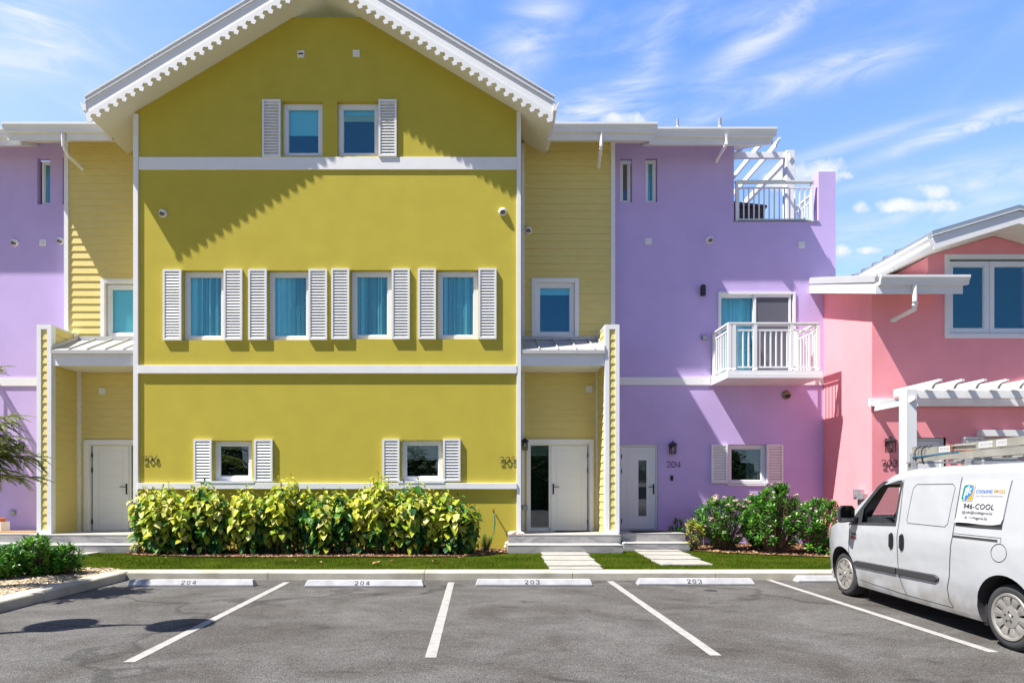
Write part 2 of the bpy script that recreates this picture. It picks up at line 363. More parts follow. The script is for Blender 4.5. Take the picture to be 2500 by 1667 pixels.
def vent_square(parent, x, z, yw, s=0.08, slot=False):
    b = MB(); b.box(x-s, x+s, yw-0.02, yw+0.005, z-s, z+s)
    for k in range(3): b.prism([(yw-0.02, z-s*0.75+k*s*0.5), (yw-0.034, z-s*0.75+k*s*0.5), (yw-0.02, z-s*0.3+k*s*0.5)], x-s*0.8, x+s*0.8, 'x')
    if slot: b.box(x-s*0.7, x+s*0.7, yw-0.0365, yw-0.03, z-s*0.2, z+s*0.1, 1)
    return b.build('square_vent', [M_met, M_blk], parent)
def gutter_y(mb, x, side, y0, y1, zb, h=0.2, wd=0.13):
    """K gutter running along y, back at x, going out by side*wd"""
    s = side
    mb.prism([(x, zb), (x+s*wd*0.6, zb), (x+s*wd*0.68, zb+h*0.35), (x+s*wd, zb+h*0.75), (x+s*wd, zb+h), (x+s*(wd-0.012), zb+h), (x+s*(wd-0.012), zb+h*0.8), (x+s*0.02, zb+h*0.7), (x, zb+h)], y0, y1, 'y')
def gutter_x(mb, y, x0, x1, zb, h=0.2, wd=0.13):
    mb.prism([(y, zb), (y-wd*0.6, zb), (y-wd*0.68, zb+h*0.35), (y-wd, zb+h*0.75), (y-wd, zb+h), (y-wd+0.012, zb+h), (y-wd+0.012, zb+h*0.8), (y-0.02, zb+h*0.7), (y, zb+h)], x0, x1, 'x')
def lantern(label, x, z, yw, sc=1.0, group='black wall lanterns beside the doors'):
    t = thing('wall_lantern', label, 'lantern', (x, yw, z-0.15*sc), group)
    b = MB(); s = sc; w_ = 0.065*s; yc = yw-0.12*s
    b.box(x-0.045*s, x+0.045*s, yw-0.015, yw, z-0.03*s, z+0.13*s)
    b.box(x-0.014*s, x+0.014*s, yc, yw-0.01, z+0.075*s, z+0.10*s)
    # pyramid roof
    zr = z+0.06*s; rr = 0.105*s
    b.add([(x-rr, yc-rr, zr), (x+rr, yc-rr, zr), (x+rr, yc+rr, zr), (x-rr, yc+rr, zr), (x-0.03*s, yc-0.03*s, zr+0.07*s), (x+0.03*s, yc-0.03*s, zr+0.07*s), (x+0.03*s, yc+0.03*s, zr+0.07*s), (x-0.03*s, yc+0.03*s, zr+0.07*s)],
          [(0, 3, 2, 1), (0, 1, 5, 4), (1, 2, 6, 5), (2, 3, 7, 6), (3, 0, 4, 7), (4, 5, 6, 7)])
    b.box(x-0.02*s, x+0.02*s, yc-0.02*s, yc+0.02*s, zr+0.07*s, zr+0.10*s)
    zb = z-0.16*s
    for sx in (-1, 1):
        for sy in (-1, 1): b.box(x+sx*w_-0.006, x+sx*w_+0.006, yc+sy*w_-0.006, yc+sy*w_+0.006, zb, zr)
        b.box(x+sx*w_-0.006, x+sx*w_+0.006, yc-w_, yc+w_, zb+0.03*s, zb+0.038*s)
    b.box(x-w_-0.008, x+w_+0.008, yc-w_-0.008, yc+w_+0.008, zb-0.012, zb)
    b.box(x-w_-0.007, x+w_+0.007, yc-w_-0.007, yc+w_+0.007, zr-0.02, zr-0.001)
    b.build('housing', M_blk, t)
    g = MB(); g.box(x-w_+0.004, x+w_-0.004, yc-w_+0.004, yc+w_-0.004, zb+0.005, zr-0.025); g.build('glass', M_gll, t)
    c = MB(); c.lathe([(0.001, -0.04*s), (0.018*s, -0.035*s), (0.028*s, -0.01*s), (0.024*s, 0.015*s), (0.012*s, 0.04*s), (0.012*s, 0.06*s), (0.001, 0.06*s)], (x, yc, z-0.045*s), (0, 0, 1), 14); c.build('bulb', M_bulb, t, smooth=True)
    return t
# stroke digits on a 0..1 x 0..1.5 box
DG = {'2': [[(0.05, 1.2), (0.18, 1.42), (0.5, 1.5), (0.82, 1.42), (0.95, 1.15), (0.85, 0.85), (0.05, 0.0), (0.98, 0.0)]],
      '0': [[(0.5, 1.5), (0.8, 1.38), (0.97, 1.05), (1, 0.75), (0.97, 0.45), (0.8, 0.12), (0.5, 0), (0.2, 0.12), (0.03, 0.45), (0, 0.75), (0.03, 1.05), (0.2, 1.38), (0.5, 1.5)]],
      '4': [[(0.75, 0), (0.75, 1.5), (0.0, 0.42), (1.0, 0.42)]],
      '5': [[(0.85, 1.5), (0.22, 1.5), (0.12, 0.88), (0.45, 0.96), (0.8, 0.88), (0.98, 0.52), (0.85, 0.15), (0.5, 0), (0.15, 0.08), (0.02, 0.25)]],
      '6': [[(0.75, 1.5), (0.35, 1.02), (0.08, 0.6), (0.05, 0.35), (0.25, 0.05), (0.5, 0), (0.8, 0.08), (0.96, 0.4), (0.82, 0.78), (0.5, 0.88), (0.2, 0.78)]],
      '3': [[(0.08, 1.32), (0.3, 1.48), (0.6, 1.5), (0.88, 1.35), (0.9, 1.05), (0.65, 0.84), (0.4, 0.8), (0.65, 0.78), (0.95, 0.55), (0.95, 0.25), (0.7, 0.03), (0.4, 0), (0.05, 0.2)]]}
def house_number(parent, txt, x, z, yw, h=0.15, off=0.025):
    """x,z lower-left corner; thin bent-metal digits standing off the wall"""
    s = h/1.5; b = MB(); cx = x
    for ch in txt:
        for st in DG[ch]:
            pts = [Vector((cx+p[0]*s, yw-off, z+p[1]*s)) for p in st]
            b.tube(pts, 0.0082, 6)
            m = pts[len(pts)//2]
        b.tube([(cx+0.5*s, yw, z+0.02), (cx+0.5*s, yw-off, z+0.003)], 0.003, 5)
        cx += s*1.32
    return b.build('house_number', M_blk, parent)
def text_mesh(txt, size, bold=0.0, spacing=1.0):
    cu = bpy.data.curves.new('t', 'FONT'); cu.body = txt; cu.size = size; cu.offset = bold; cu.space_character = spacing; cu.resolution_u = 3
    o = bpy.data.objects.new('t', cu); COL.objects.link(o); dg = bpy.context.evaluated_depsgraph_get(); me = bpy.data.meshes.new_from_object(o.evaluated_get(dg))
    vs = [tuple(v.co) for v in me.vertices]; fs = [list(p.vertices) for p in me.polygons]
    bpy.data.objects.remove(o); bpy.data.curves.remove(cu); bpy.data.meshes.remove(me); return vs, fs
def door(parent, x0, x1, z0, z1, yf, hinge=-1, slit=None, name='front_door'):
    """leaf x0..x1; shallow grooved planks and a routed border"""
    b = MB(); b.box(x0, x1, yf, yf+0.05, z0, z1)
    o = b.build(name, M_dor, parent, bevel=0.003)
    g = MB(); w_ = x1-x0; ix0, ix1, iz0, iz1 = (x0+w_*0.16, x1-w_*0.16, z0+0.12, z1-0.12)
    if hinge == 1: ix0, ix1 = x0+w_*0.14, x1-w_*0.15
    t = 0.005
    for (a, c, d, e) in [(ix0, ix1, iz0, iz0+t), (ix0, ix1, iz1-t, iz1), (ix0, ix0+t, iz0+t, iz1-t), (ix1-t, ix1, iz0+t, iz1-t)]: g.box(a, c, yf-0.0015, yf+0.01, d, e)
    if slit is None:
        for k in range(1, 6): g.box(ix0+t, ix1-t, yf-0.001, yf+0.01, iz0+(iz1-iz0)*k/6-0.0015, iz0+(iz1-iz0)*k/6+0.0015)
    g.build('panel_groove', mat('door_groove', (0.55, 0.56, 0.57), 0.6), o)
    h = MB(); xh = x0-0.004 if hinge < 0 else x1+0.004
    for zz in (z0+0.22, z1-0.62, z1-0.24):
        q = MB(); q.box(xh-0.012, xh+0.012, yf-0.02, yf+0.012, zz-0.055, zz+0.055); q.build('hinge', M_blk, o)
    xs = x1-0.055 if hinge < 0 else x0+0.055; dr = -1 if hinge < 0 else 1
    zz = z0+1.08
    h.box(xs-0.018, xs+0.018, yf-0.012, yf, zz-0.17, zz+0.1); h.tube([(xs, yf, zz+0.02), (xs, yf-0.055, zz+0.02), (xs+dr*0.14, yf-0.055, zz+0.02)], 0.011, 8)
    h.build('handle', M_blk, o)
    if slit:
        sx0, sx1, sz0, sz1 = slit
        MB().box(sx0, sx1, yf-0.003, yf+0.02, sz0, sz1).build('pane', MATS['mirror_glass'], o)
    return o
mg = mat('mirror_glass', (0.05, 0.06, 0.06), rough=0.03, spec=1.0)
M_mat = mat('doormat_dark', (0.03, 0.028, 0.028), 1.0, bump=(200, 0.8, 0.01))
M_cor = mat('doormat_coir', (0.42, 0.20, 0.06), 1.0, bump=(200, 0.8, 0.01))
# ================================================================== YELLOW HOUSE
YS, YL, YB = 1.02, 1.45, 7.0      # siding wall, lilac wall, back of the row
ZF = EYE-1.043                    # porch floor
yh = thing('yellow_house', 'three storey yellow town house with scalloped white gable and louvred shutters', 'house', (-3.5, 0, 0))
AX, ZC, SL = -3.53, 8.857+EYE, 0.60          # gable centre, wall height at the corner, slope
XL, XR = -8.04, 1.024
def P2(x0, x1, y0, y1, Y): return px(x0, Y), px(x1, Y), pz(y1, Y), pz(y0, Y)
# window frames on the main wall as source measurements: (x0,x1,ytop,ybottom), glass inside
WM = [(691.8, 789.8, 254.4, 386), (826, 927, 254.4, 386), (451, 552, 664, 832.3), (657.5, 760, 664, 832.3), (859, 958, 663, 830), (1068, 1168, 663, 830), (525, 619, 1076, 1173.5), (981.5, 1081.5, 1075, 1173.5)]
holes = []
for i, (a, b, c, d) in enumerate(WM):
    x0, x1, z0, z1 = P2(a, b, c, d, 0.10)
    holes.append((x0-0.002, x1+0.002, z0-0.002, z1+0.002))
mb = MB()
wall(mb, XL+0.02, XR-0.02, 0.0, 12.6, 0.0, 0.13, holes, clips=[(SL, 1, ZC+SL*(XR-0.1)), (-SL, 1, ZC-SL*(2*AX-XR+0.1))])
# side walls of the block
mb.add([(XL+0.02, 0, 0), (XL+0.02, YB, 0), (XL+0.02, YB, ZC), (XL+0.02, 0, ZC)], [(0, 3, 2, 1)])
mb.add([(XR-0.02, 0, 0), (XR-0.02, YB, 0), (XR-0.02, YB, ZC), (XR-0.02, 0, ZC)], [(0, 1, 2, 3)])
mb.build('front_wall', M_yel, yh)
MB().box(XL+0.1, XR-0.1, 0.75, 0.80, 0.2, 10.6).build('room_shade_sheet', M_drk, yh)
for i, (a, b, c, d) in enumerate(WM):
    x0, x1, z0, z1 = P2(a, b, c, d, 0.10)
    back = ['blind', 'blind', 'curtain', 'curtain', 'curtain', 'curtain', 'blind', 'blind'][i]
    bl = [0.56, 0.11, 0, 0, 0, 0, 0.09, 0.37][i]
    window(yh, x0, x1, z0, z1, 0.10, back=back, blind=bl, gl=M_gld if i > 5 else M_glu, fr=0.11 if i != 7 else 0.10)
SH = [(640, 684.4, 242.5, 382.6), (924, 968, 242.5, 381.6), (397.2, 442, 657.4, 830), (545.6, 590.5, 656.5, 829.6), (605.8, 650.7, 656.5, 829), (753, 798, 656.5, 829), (808.4, 852.4, 655, 827.7), (956, 1000, 655, 827.5), (1020.4, 1064, 655, 827.5), (1168, 1212, 654.5, 827), (472, 516, 1072, 1176), (620, 664.8, 1072, 1176), (933.5, 975, 1071, 1174.5), (1081.5, 1124, 1071, 1174.5)]
for a, b, c, d in SH:
    x0, x1, z0, z1 = P2(a, b, c, d, -0.06); shutter(yh, x0, x1, z0, z1, -0.002)
# bands
for (ya, yb, pr) in [(385, 415.6, 0.03), (892.6, 912.3, 0.06), (1178.6, 1193.5, 0.08)]:
    m = MB(); m.box(px(339.5, 0), px(1261.3, 0), -pr, 0.02, pz(yb, 0), pz(ya, 0)); m.build('wall_band', M_wht, yh, bevel=0.006)
# sills under the lower windows
for i in (6, 7):
    a, b, c, d = WM[i]; m = MB(); m.box(px(a-9, 0), px(b+4, 0), -0.09, 0.10, pz(d+5.5, 0), pz(d, 0)); m.build('window_sill', M_wht, yh)
# corner boards
for (a, b, top) in [(327.8, 339.4, 279), (1261.4, 1271.6, 273)]:
    m = MB(); m.box(px(a, 0), px(b, 0), -0.05, 0.06, ZF-0.2, pz(top+2, 0)); m.build('corner_board', M_wht, yh, bevel=0.004)
# vents
vent_round(yh, px(398.6, 0), pz(522, 0), 0); vent_round(yh, px(1227, 0), pz(518, 0), 0)
vent_square(yh, px(735, 0), pz(133.7, 0), 0, slot=True); vent_square(yh, px(870, 0), pz(132, 0), 0)
vent_round(yh, px(1289, YS), pz(564, YS), YS-0.02); vent_square(yh, px(251, YS), pz(955, YS), YS-0.02); vent_square(yh, px(1438, YS), pz(950.4, YS), YS-0.02)
# plinth left of the block where the lower step ends
house_number(yh, '206', px(349, 0), pz(1128, 0), -0.0, 0.15, 0.021)
house_number(yh, '205', px(1219.6, 0), pz(1131, 0), -0.0, 0.155, 0.021)

# ---- gable roof
HW = 5.232; YF = -0.63; ZE = 8.395+EYE     # soffit height at the eave edge
xl, xr = AX-HW, AX+HW; ZA = ZE+SL*HW
roof = MB(); g = 0.27
def gprof(z0, z1, e=0.0, ax=AX, hw=HW, ze=ZE, sl=SL):
    za = ze+sl*hw
    return [(ax-hw-e, ze+z0-sl*e), (ax, za+z0), (ax+hw+e, ze+z0-sl*e), (ax+hw+e, ze+z1-sl*e), (ax, za+z1), (ax-hw-e, ze+z1-sl*e)]
def chevron(mb, z0, z1, y0, y1, e=0.0, m=None, **k):
    p = gprof(z0, z1, e, **k)
    mb.prism([p[0], p[1], p[4], p[5]], y0, y1, 'y', m); mb.prism([p[1], p[2], p[3], p[4]], y0, y1, 'y', m)
chevron(roof, 0.285, 0.41, YF-0.02, YB+0.6, 0.03)
# standing seams and the folded rake edge
for k in range(9):
    y = 0.1+k*0.85
    for s in (-1, 1):
        a = [(AX, ZA+0.41), (AX+s*HW, ZE+0.41), (AX+s*HW, ZE+0.445), (AX, ZA+0.445)]; roof.prism(a, y, y+0.03, 'y')
ro = roof.build('roof', M_rf, yh)
m = MB(); chevron(m, 0.405, 0.43, YF-0.04, YF-0.005, 0.035); chevron(m, 0.29, 0.305, YF-0.045, YF-0.004, 0.035); m.build('rake_flashing', M_met, ro)
m = MB(); chevron(m, 0.0, 0.03, YF+0.02, YB+0.5, 0.0)
m.build('soffit', M_sof, ro)
m = MB(); chevron(m, 0.0, 0.285, YF-0.012, YF+0.02, 0.0)
m.box(xl, xl+0.025, YF+0.021, YB, ZE+0.012, ZE+0.24); m.box(xr-0.025, xr, YF+0.021, YB, ZE+0.012, ZE+0.24)
m.build('fascia_board', M_wht, ro)
# scalloped bargeboard: one unit traced, repeated up both slopes
Z6 = 1/711.0
unit = [(245, 672), (280, 681), (285, 652), (300, 622), (280, 613), (264, 600), (262, 578), (274, 568), (273, 551), (290, 543), (314, 551), (334, 545), (354, 555), (357, 573), (347, 586), (362, 586), (382, 590)]
def bline(x): return 548-0.6*(x-190)-14
board = MB(); n_u = 26
def addpoly(pts, s):
    q = [((p[0]-190)*Z6, -(p[1]-548)*Z6) for p in pts]
    X = [(xl+a, ZE+b) if s > 0 else (xr-a, ZE+b) for a, b in q]
    board.prism(X, YF-0.032, YF-0.013, 'y')
for s in (1, -1):
    addpoly([(190, 548), (196, 636), (210, 652), (204, 672), (224, 667), (245, 672), (245, bline(245)), (190, bline(190))], s)
    for k in range(n_u):
        pts = [(a+137*k, b-82.2*k) for a, b in unit]+[(382+137*k, bline(382)-82.2*k), (245+137*k, bline(245)-82.2*k)]
        addpoly(pts, s)
    xe = (245+137*n_u, 672-82.2*n_u)
    addpoly([xe, (190+HW/Z6, xe[1]-60), (190+HW/Z6, bline(xe[0])-110), (xe[0], bline(xe[0]))], s)
board.build('scalloped_bargeboard', M_met, ro)
m = MB(); gutter_y(m, xl, -1, YF-0.03, YB, ZE+0.08); m.build('gutter', M_met, ro); m = MB(); gutter_y(m, xr, 1, YF-0.03, YB, ZE+0.08); m.build('gutter', M_met, ro)

# ---- side eaves over the recessed walls
SS = 0.47; YE = 0.30; ZS = 8.37+EYE
def eave(parent, x0, x1, y0, z_soff, cap0=True, cap1=True):
    """lean-to roof: fascia face at y0, soffit height z_soff there, rising to the back; gutter in front"""
    r = MB(); r.prism([(y0, z_soff+0.24), (YB, z_soff+0.24+SS*(YB-y0)), (YB, z_soff+0.31+SS*(YB-y0)), (y0-0.04, z_soff+0.31-SS*0.04)], x0, x1, 'x')
    n = int((x1-x0)/0.42)
    for k in range(n+1):
        x = x0+0.03+(x1-x0-0.08)*k/max(1, n)
        r.prism([(y0-0.05, z_soff+0.305-SS*0.05), (YB, z_soff+0.305+SS*(YB-y0)), (YB, z_soff+0.345+SS*(YB-y0)), (y0-0.05, z_soff+0.345-SS*0.05)], x, x+0.03, 'x')
    ro = r.build('eave_roof', M_rf, parent)
    m = MB(); m.box(x0, x1, y0-0.0, y0+0.025, z_soff-0.02, z_soff+0.24)
    m.prism([(y0+0.026, z_soff), (YB, z_soff+SS*(YB-y0)), (YB, z_soff+0.235+SS*(YB-y0)), (y0+0.026, z_soff+0.235)], x0, x0+0.025, 'x')
    m.prism([(y0+0.026, z_soff), (YB, z_soff+SS*(YB-y0)), (YB, z_soff+0.235+SS*(YB-y0)), (y0+0.026, z_soff+0.235)], x1-0.025, x1, 'x')
    m.build('fascia_board', M_wht, ro)
    m = MB(); m.prism([(y0+0.026, z_soff-0.002), (YB, z_soff+SS*(YB-y0-0.026)), (YB, z_soff+0.02+SS*(YB-y0)), (y0+0.026, z_soff+0.02)], x0+0.026, x1-0.026, 'x'); m.build('soffit', M_sof, ro)
    m = MB(); gutter_x(m, y0-0.001, x0-0.05, x1+0.05, z_soff+0.14, 0.2); m.build('gutter', M_met, ro)
    return ro
eR = eave(yh, xr-0.02, 4.24, YE, ZS)
eL = eave(yh, -11.24, xl+0.02, YE, ZS)
def spout(parent, pts, r=0.042, name='downpipe'):
    b = MB(); b.tube(pts, r, 8); b.tube([Vector(pts[-1])-(Vector(pts[-1])-Vector(pts[-2])).normalized()*0.05, Vector(pts[-1])+(Vector(pts[-1])-Vector(pts[-2])).normalized()*0.03], r*1.25, 8)
    b.tube([Vector(pts[1])*0.5+Vector(pts[2])*0.5+Vector((0,0,-0.01)), Vector(pts[1])*0.5+Vector(pts[2])*0.5+Vector((0,0,0.03))], r*1.12, 8) if len(pts) > 2 else None
    return b.build(name, M_met, parent, smooth=False)
yg = YE-0.045
spout(yh, [(px(1469, yg), yg, ZS+0.16), (px(1468, yg), yg, pz(357, yg)), (px(1466, yg+.1), yg+0.12, pz(372, yg+.1)), (px(1461.5, YS-.05), YS-0.03, pz(408, YS))])
spout(yh, [(px(153, yg), yg, ZS+0.16), (px(155, yg), yg, pz(357, yg)), (px(163, yg+.1), yg+0.12, pz(378, yg+.1)), (px(200, YS-.05), YS-0.03, pz(413, YS))])

# ---- recessed lap-board walls with the two entrances
zt = 10.45
# right: opening for window and door
wR = P2(1297.5, 1412.7, 680, 829.8, YS); wL = P2(247.4, 362, 682, 831.4, YS)
def hshr(w_, k=0.05): return (w_[0]+k, w_[1]-k, w_[2]+k, w_[3]-k)
dR = (px(1293, YS), px(1444, YS), ZF, pz(1080, YS)); dL = (px(215, YS), px(360, YS), ZF, pz(1080, YS))
wl = MB(); siding(wl, px(1279, YS), px(1492, YS), ZF, zt, YS, [hshr(wR), dR], zref=pz(809, YS)); wl.build('lap_board_wall', M_lap, yh)
wl = MB(); siding(wl, px(168, YS), XL+0.6, ZF, zt, YS, [hshr(wL), dL], zref=pz(833, YS)); wl.build('lap_board_wall', M_lap, yh)
m = MB(); m.box(px(168, YS), XL+0.3, YS+0.012, YS+0.05, 0, 9.9); wl_h = None
for (a, b, hs_) in [(px(1270, YS), px(1492, YS), [hshr(wR), dR]), (px(168, YS), XL+0.6, [hshr(wL), dL])]:
    pass
# near-black sheets behind the openings, painted as unlit rooms
MB().box(px(1270, YS), px(1500, YS), YS+0.7, YS+0.75, 0.2, 10).build('room_shade_sheet', M_drk, yh)
MB().box(px(150, YS), XL+0.6, YS+0.7, YS+0.75, 0.2, 10).build('room_shade_sheet', M_drk, yh)
def trim_ring(parent, w_, yf, t, pr, name='window_trim', bottom=True):
    m = MB(); x0, x1, z0, z1 = w_
    m.box(x0, x1, yf-pr, yf+0.02, z1-t, z1)
    if bottom: m.box(x0, x1, yf-pr, yf+0.02, z0, z0+t)
    zb = z0+t if bottom else z0
    m.box(x0, x0+t, yf-pr, yf+0.02, zb, z1-t); m.box(x1-t, x1, yf-pr, yf+0.02, zb, z1-t)
    # jambs
    m.box(x0+t-0.012, x0+t-0.001, yf+0.021, yf+0.12, zb, z1-t); m.box(x1-t+0.001, x1-t+0.012, yf+0.021, yf+0.12, zb, z1-t); m.box(x0+t, x1-t, yf+0.021, yf+0.12, z1-t+0.001, z1-t+0.012)
    return m.build(name, M_wht, parent, bevel=0.004)
trim_ring(yh, wR, YS-0.012, 0.1, 0.03); trim_ring(yh, wL, YS-0.012, 0.1, 0.03)
window(yh, wR[0]+0.1, wR[1]-0.1, wR[2]+0.1, wR[3]-0.1, YS+0.05, fr=0.105, back='blind', blind=0.13)
window(yh, wL[0]+0.12, wL[1]-0.1, wL[2]+0.1, wL[3]-0.12, YS+0.05, fr=0.10, back='blind', blind=1.0)
# corner boards at the end of the lap-board walls
for (a, b, z0) in [(1490.6, 1500.8, 2), (159.4, 169.2, 2)]:
    m = MB(); m.box(px(a, YS), px(b, YS), YS-0.05, YL+0.02, z0, 10.3); m.build('corner_board', M_wht, yh)
for (a, b) in [(1455.3, 1463.5), (187, 199.5), (1272.5, 1279.8)]:
    m = MB(); m.box(px(a, YS), px(b, YS), YS-0.05, YS+0.02, ZF, 10.2 if a == 1272.5 else pz(872, YS)); m.build('corner_board', M_wht, yh)
# doors
trim_ring(yh, (px(1285, YS), px(1449, YS), ZF, pz(1072.4, YS)), YS-0.012, 0.105, 0.035, 'door_trim', bottom=False)
trim_ring(yh, (px(206.6, YS), px(362, YS), ZF, pz(1073.5, YS)), YS-0.012, 0.115, 0.035, 'door_trim', bottom=False)
def entry(x0, xm, x1, yf, zt_, hinge, side_glass):
    m = MB(); t = 0.05
    m.box(x0, x1, yf-0.01, yf+0.07, zt_, zt_+0.06); m.box(xm-t/2, xm+t/2, yf-0.01, yf+0.07, ZF, zt_)
    m.box(x0, x0+0.04, yf-0.01, yf+0.07, ZF, zt_); m.box(x1-0.04, x1, yf-0.01, yf+0.07, ZF, zt_)
    a, b = side_glass; m.box(a, b, yf-0.01, yf+0.07, ZF, ZF+0.07)
    m.build('door_frame', M_pvc, yh)
xa, xb = px(1345.5, YS+.08), px(1434, YS+.08)
zt5 = pz(1087, YS+.08)
sg = (px(1291, YS+.08), px(1342, YS+.08))
entry(px(1291, YS+.08), px(1342, YS+.08), px(1440, YS+.08), YS+0.06, zt5, 1, sg)
door(yh, xa, xb, ZF+0.006, zt5-0.006, YS+0.075, hinge=1)
o = MB().box(px(1296, YS+.1), px(1339, YS+.1), YS+0.095, YS+0.10, ZF+0.07, zt5).build('side_light', M_gld, yh)
MB().box(px(1297, YS+.1), px(1338, YS+.1), YS+0.14, YS+0.145, zt5-0.26, zt5).build('blind', M_bli, o)
xa, xb = px(226.5, YS+.08), px(314.7, YS+.08)
entry(px(219, YS+.08), px(319.5, YS+.08), px(362, YS+.08), YS+0.06, zt5, -1, (px(319, YS+.08), px(362, YS+.08)))
door(yh, xa, xb, ZF+0.006, zt5-0.006, YS+0.075, hinge=-1)
MB().box(px(322, YS+.1), px(360, YS+.1), YS+0.095, YS+0.10, ZF+0.07, zt5).build('side_light', M_gld, yh)

# ---- wing walls (board-clad blades) and canopies
def wing(x0, x1, inner):
    zt_ = 3.862+EYE; z0 = ZF
    m = MB(); t = 0.1
    m.box(x0, x0+t, 0.0-0.0, 0.09, z0, zt_); m.box(x1-t, x1, 0.0, 0.09, z0, zt_); m.box(x0+t, x1-t, 0.0, 0.09, zt_-0.11, zt_); m.box(x0+t, x1-t, 0.001, 0.09, z0, z0+0.09)
    m.box(x0, x1, 0.09, YL if inner < 0 else YS-0.02, zt_-0.03, zt_)
    s = inner; xi = x1 if s > 0 else x0
    # inner return board and rear cap
    m.box(xi-(0.008 if s > 0 else 0), xi+(0.008 if s < 0 else 0)+0, 0.09, 0.15, z0, zt_-0.03)
    m.box(xi-0.006, xi+0.006, YS-0.20, YS-0.06, zt_-0.14, zt_+0.03)
    w_ = m.build('wing_wall', M_wht, yh)
    b = MB(); siding(b, x0+t, x1-t, z0+0.09, zt_-0.11, 0.035, pitch=0.186)
    siding(b, 0.15, YS-0.02, z0, zt_-0.03, (x1-0.025 if s > 0 else x0+0.025), side=s)
    siding(b, 0.1, YL, z0, zt_-0.03, (x0+0.03 if s > 0 else x1-0.03), side=-s)
    b.build('lap_board_cladding', M_lap, w_)
wing(3.0, 3.337, -1); wing(px(89.3, 0), px(125, 0), 1)
def canopy(x0, x1):
    z0, z1 = pz(892.3, 0.03), pz(863, 0.03)
    m = MB(); m.box(x0, x1, 0.03, 0.10, z0, z1); m.box(x0, x1, 0.12, YS-0.03, z0+0.02, z0+0.04)
    c = m.build('canopy', M_wht, yh)
    zf = z1+0.075; zb = 3.73+EYE; yf = -0.03
    r = MB(); r.prism([(yf, zf-0.02), (YS-0.03, zb-0.02), (YS-0.03, zb), (yf, zf)], x0, x1, 'x')
    r.box(x0, x1, yf-0.004, yf+0.004, zf-0.085, zf-0.003)
    r.prism([(yf+0.0, zf-0.085), (yf, zf-0.079), (0.029, zf-0.079), (0.029, zf-0.085)], x0, x1, 'x')
    n = 4; d = (x1-x0)
    for k in range(1, 5):
        x = x0+d*k/4.55
        r.prism([(yf, zf), (YS-0.04, zb), (YS-0.04, zb+0.045), (yf, zf+0.045)], x-0.012, x+0.012, 'x')
    r.prism([(yf, zf), (YS-0.04, zb), (YS-0.04, zb+0.10), (yf, zf+0.10)], x0, x0+0.02, 'x'); r.prism([(yf, zf), (YS-0.04, zb), (YS-0.04, zb+0.10), (yf, zf+0.10)], x1-0.02, x1, 'x')
    r.box(x0, x1, YS-0.06, YS-0.03, zb, zb+0.09)
    r.build('canopy_roof', M_rf if False else mat('pale_canopy_metal', (0.50, 0.50, 0.49), 0.45, 0.1, var=(2, 0.06)), c)
canopy(1.03, 2.995); canopy(px(125.4, 0), XL-0.005)

# ================================================================== LILAC HOUSES
def railing(parent, pts, z0, h, posts=(), n_bal=None, name='railing', bal=0.014, sp=0.126, post=0.04):
    """pts: plan polyline"""
    r = MB()
    for i in range(len(pts)-1):
        a, b = Vector((*pts[i], 0)), Vector((*pts[i+1], 0)); d = (b-a); L_ = d.length; d.normalize(); ang = math.atan2(d.y, d.x); rot = Matrix.Rotation(ang, 3, 'Z')
        def bx(u0, u1, w_, za, zb):
            m = MB(); m.box(u0, u1, -w_, w_, za, zb)
            r.add([tuple(rot @ Vector(p)+a) for p in m.v], m.f)
        bx(-0.03, L_+0.03, 0.045, z0+h-0.04, z0+h); bx(0, L_, 0.022, z0+h-0.075, z0+h-0.041)
        bx(0, L_, 0.02, z0+h-0.20, z0+h-0.165); bx(0, L_, 0.02, z0+0.07, z0+0.105)
        n = int(L_/sp)
        for k in range(1, n+1): u = (k-0.5)*L_/n if n_bal is None else k*L_/(n+1); bx(u-bal, u+bal, bal, z0+0.105, z0+h-0.165)
    o = r.build(name, M_met, parent)
    for (x, y) in posts:
        p = MB(); p.box(x-post, x+post, y-post, y+post, z0, z0+h-0.041); p.lathe([(post*1.5, 0), (post*1.7, 0.03), (post*1.2, 0.06)], (x, y, z0), (0, 0, 1), 10); p.build('post', M_met, o)
    return o
def balcony(parent, x0, x1, yw, depth, mirror=False):
    z0, z1 = 2.674+EYE, 2.86+EYE; yf = yw-depth
    m = MB(); m.box(x0, x1, yf, yw, z0, z0+0.10); m.box(x0+0.012, x1-0.012, yf+0.012, yw, z0+0.101, z1)
    b = m.build('balcony', M_wht, parent); h = 1.16
    e = 0.075
    ps = [(x0+e, yf+e), (x0+e+0.11, yf+e), (x0+e+0.62, yf+e), (x0+e+1.50, yf+e), (x1-e-0.02, yf+e)]
    if mirror: ps = [(x0+x1-a, b_) for a, b_ in ps]
    railing(b, [(x0+e, yw-0.02), (x0+e, yf+e), (x1-e-0.02, yf+e), (x1-e-0.02, yw-0.02)], z1, h, ps+[(x0+e, yw-0.05), (x1-e-.02, yw-0.05)])
    return b
lh = thing('lilac_house', 'lilac town house with balcony and roof terrace between yellow and pink houses', 'house', (6.2, YL, 0))
Y = YL
ls = [P2(1514, 1543, 387, 494, Y), P2(1576, 1605, 386, 494, Y)]
lw = P2(1777.8, 1872, 1084.6, 1182, Y); ld = (px(1513, Y), px(1606.5, Y), ZF, pz(1085, Y)); lsd = (px(1752.7, Y), px(1941, Y), 2.86+EYE, pz(713, Y))
hol = [(a, b, c, d) for a, b, c, d in ls]+[lw, ld, lsd]
m = MB(); wall(m, 3.2, px(1791.8, Y), 0, 10.5, Y, 0.12, [h for h in hol])
wall(m, px(1791.8, Y), 9.24, 0, 6.9+EYE, Y, 0.0, [h for h in hol if h[1] > px(1791.8, Y)])
x3 = px(1791.8, Y)
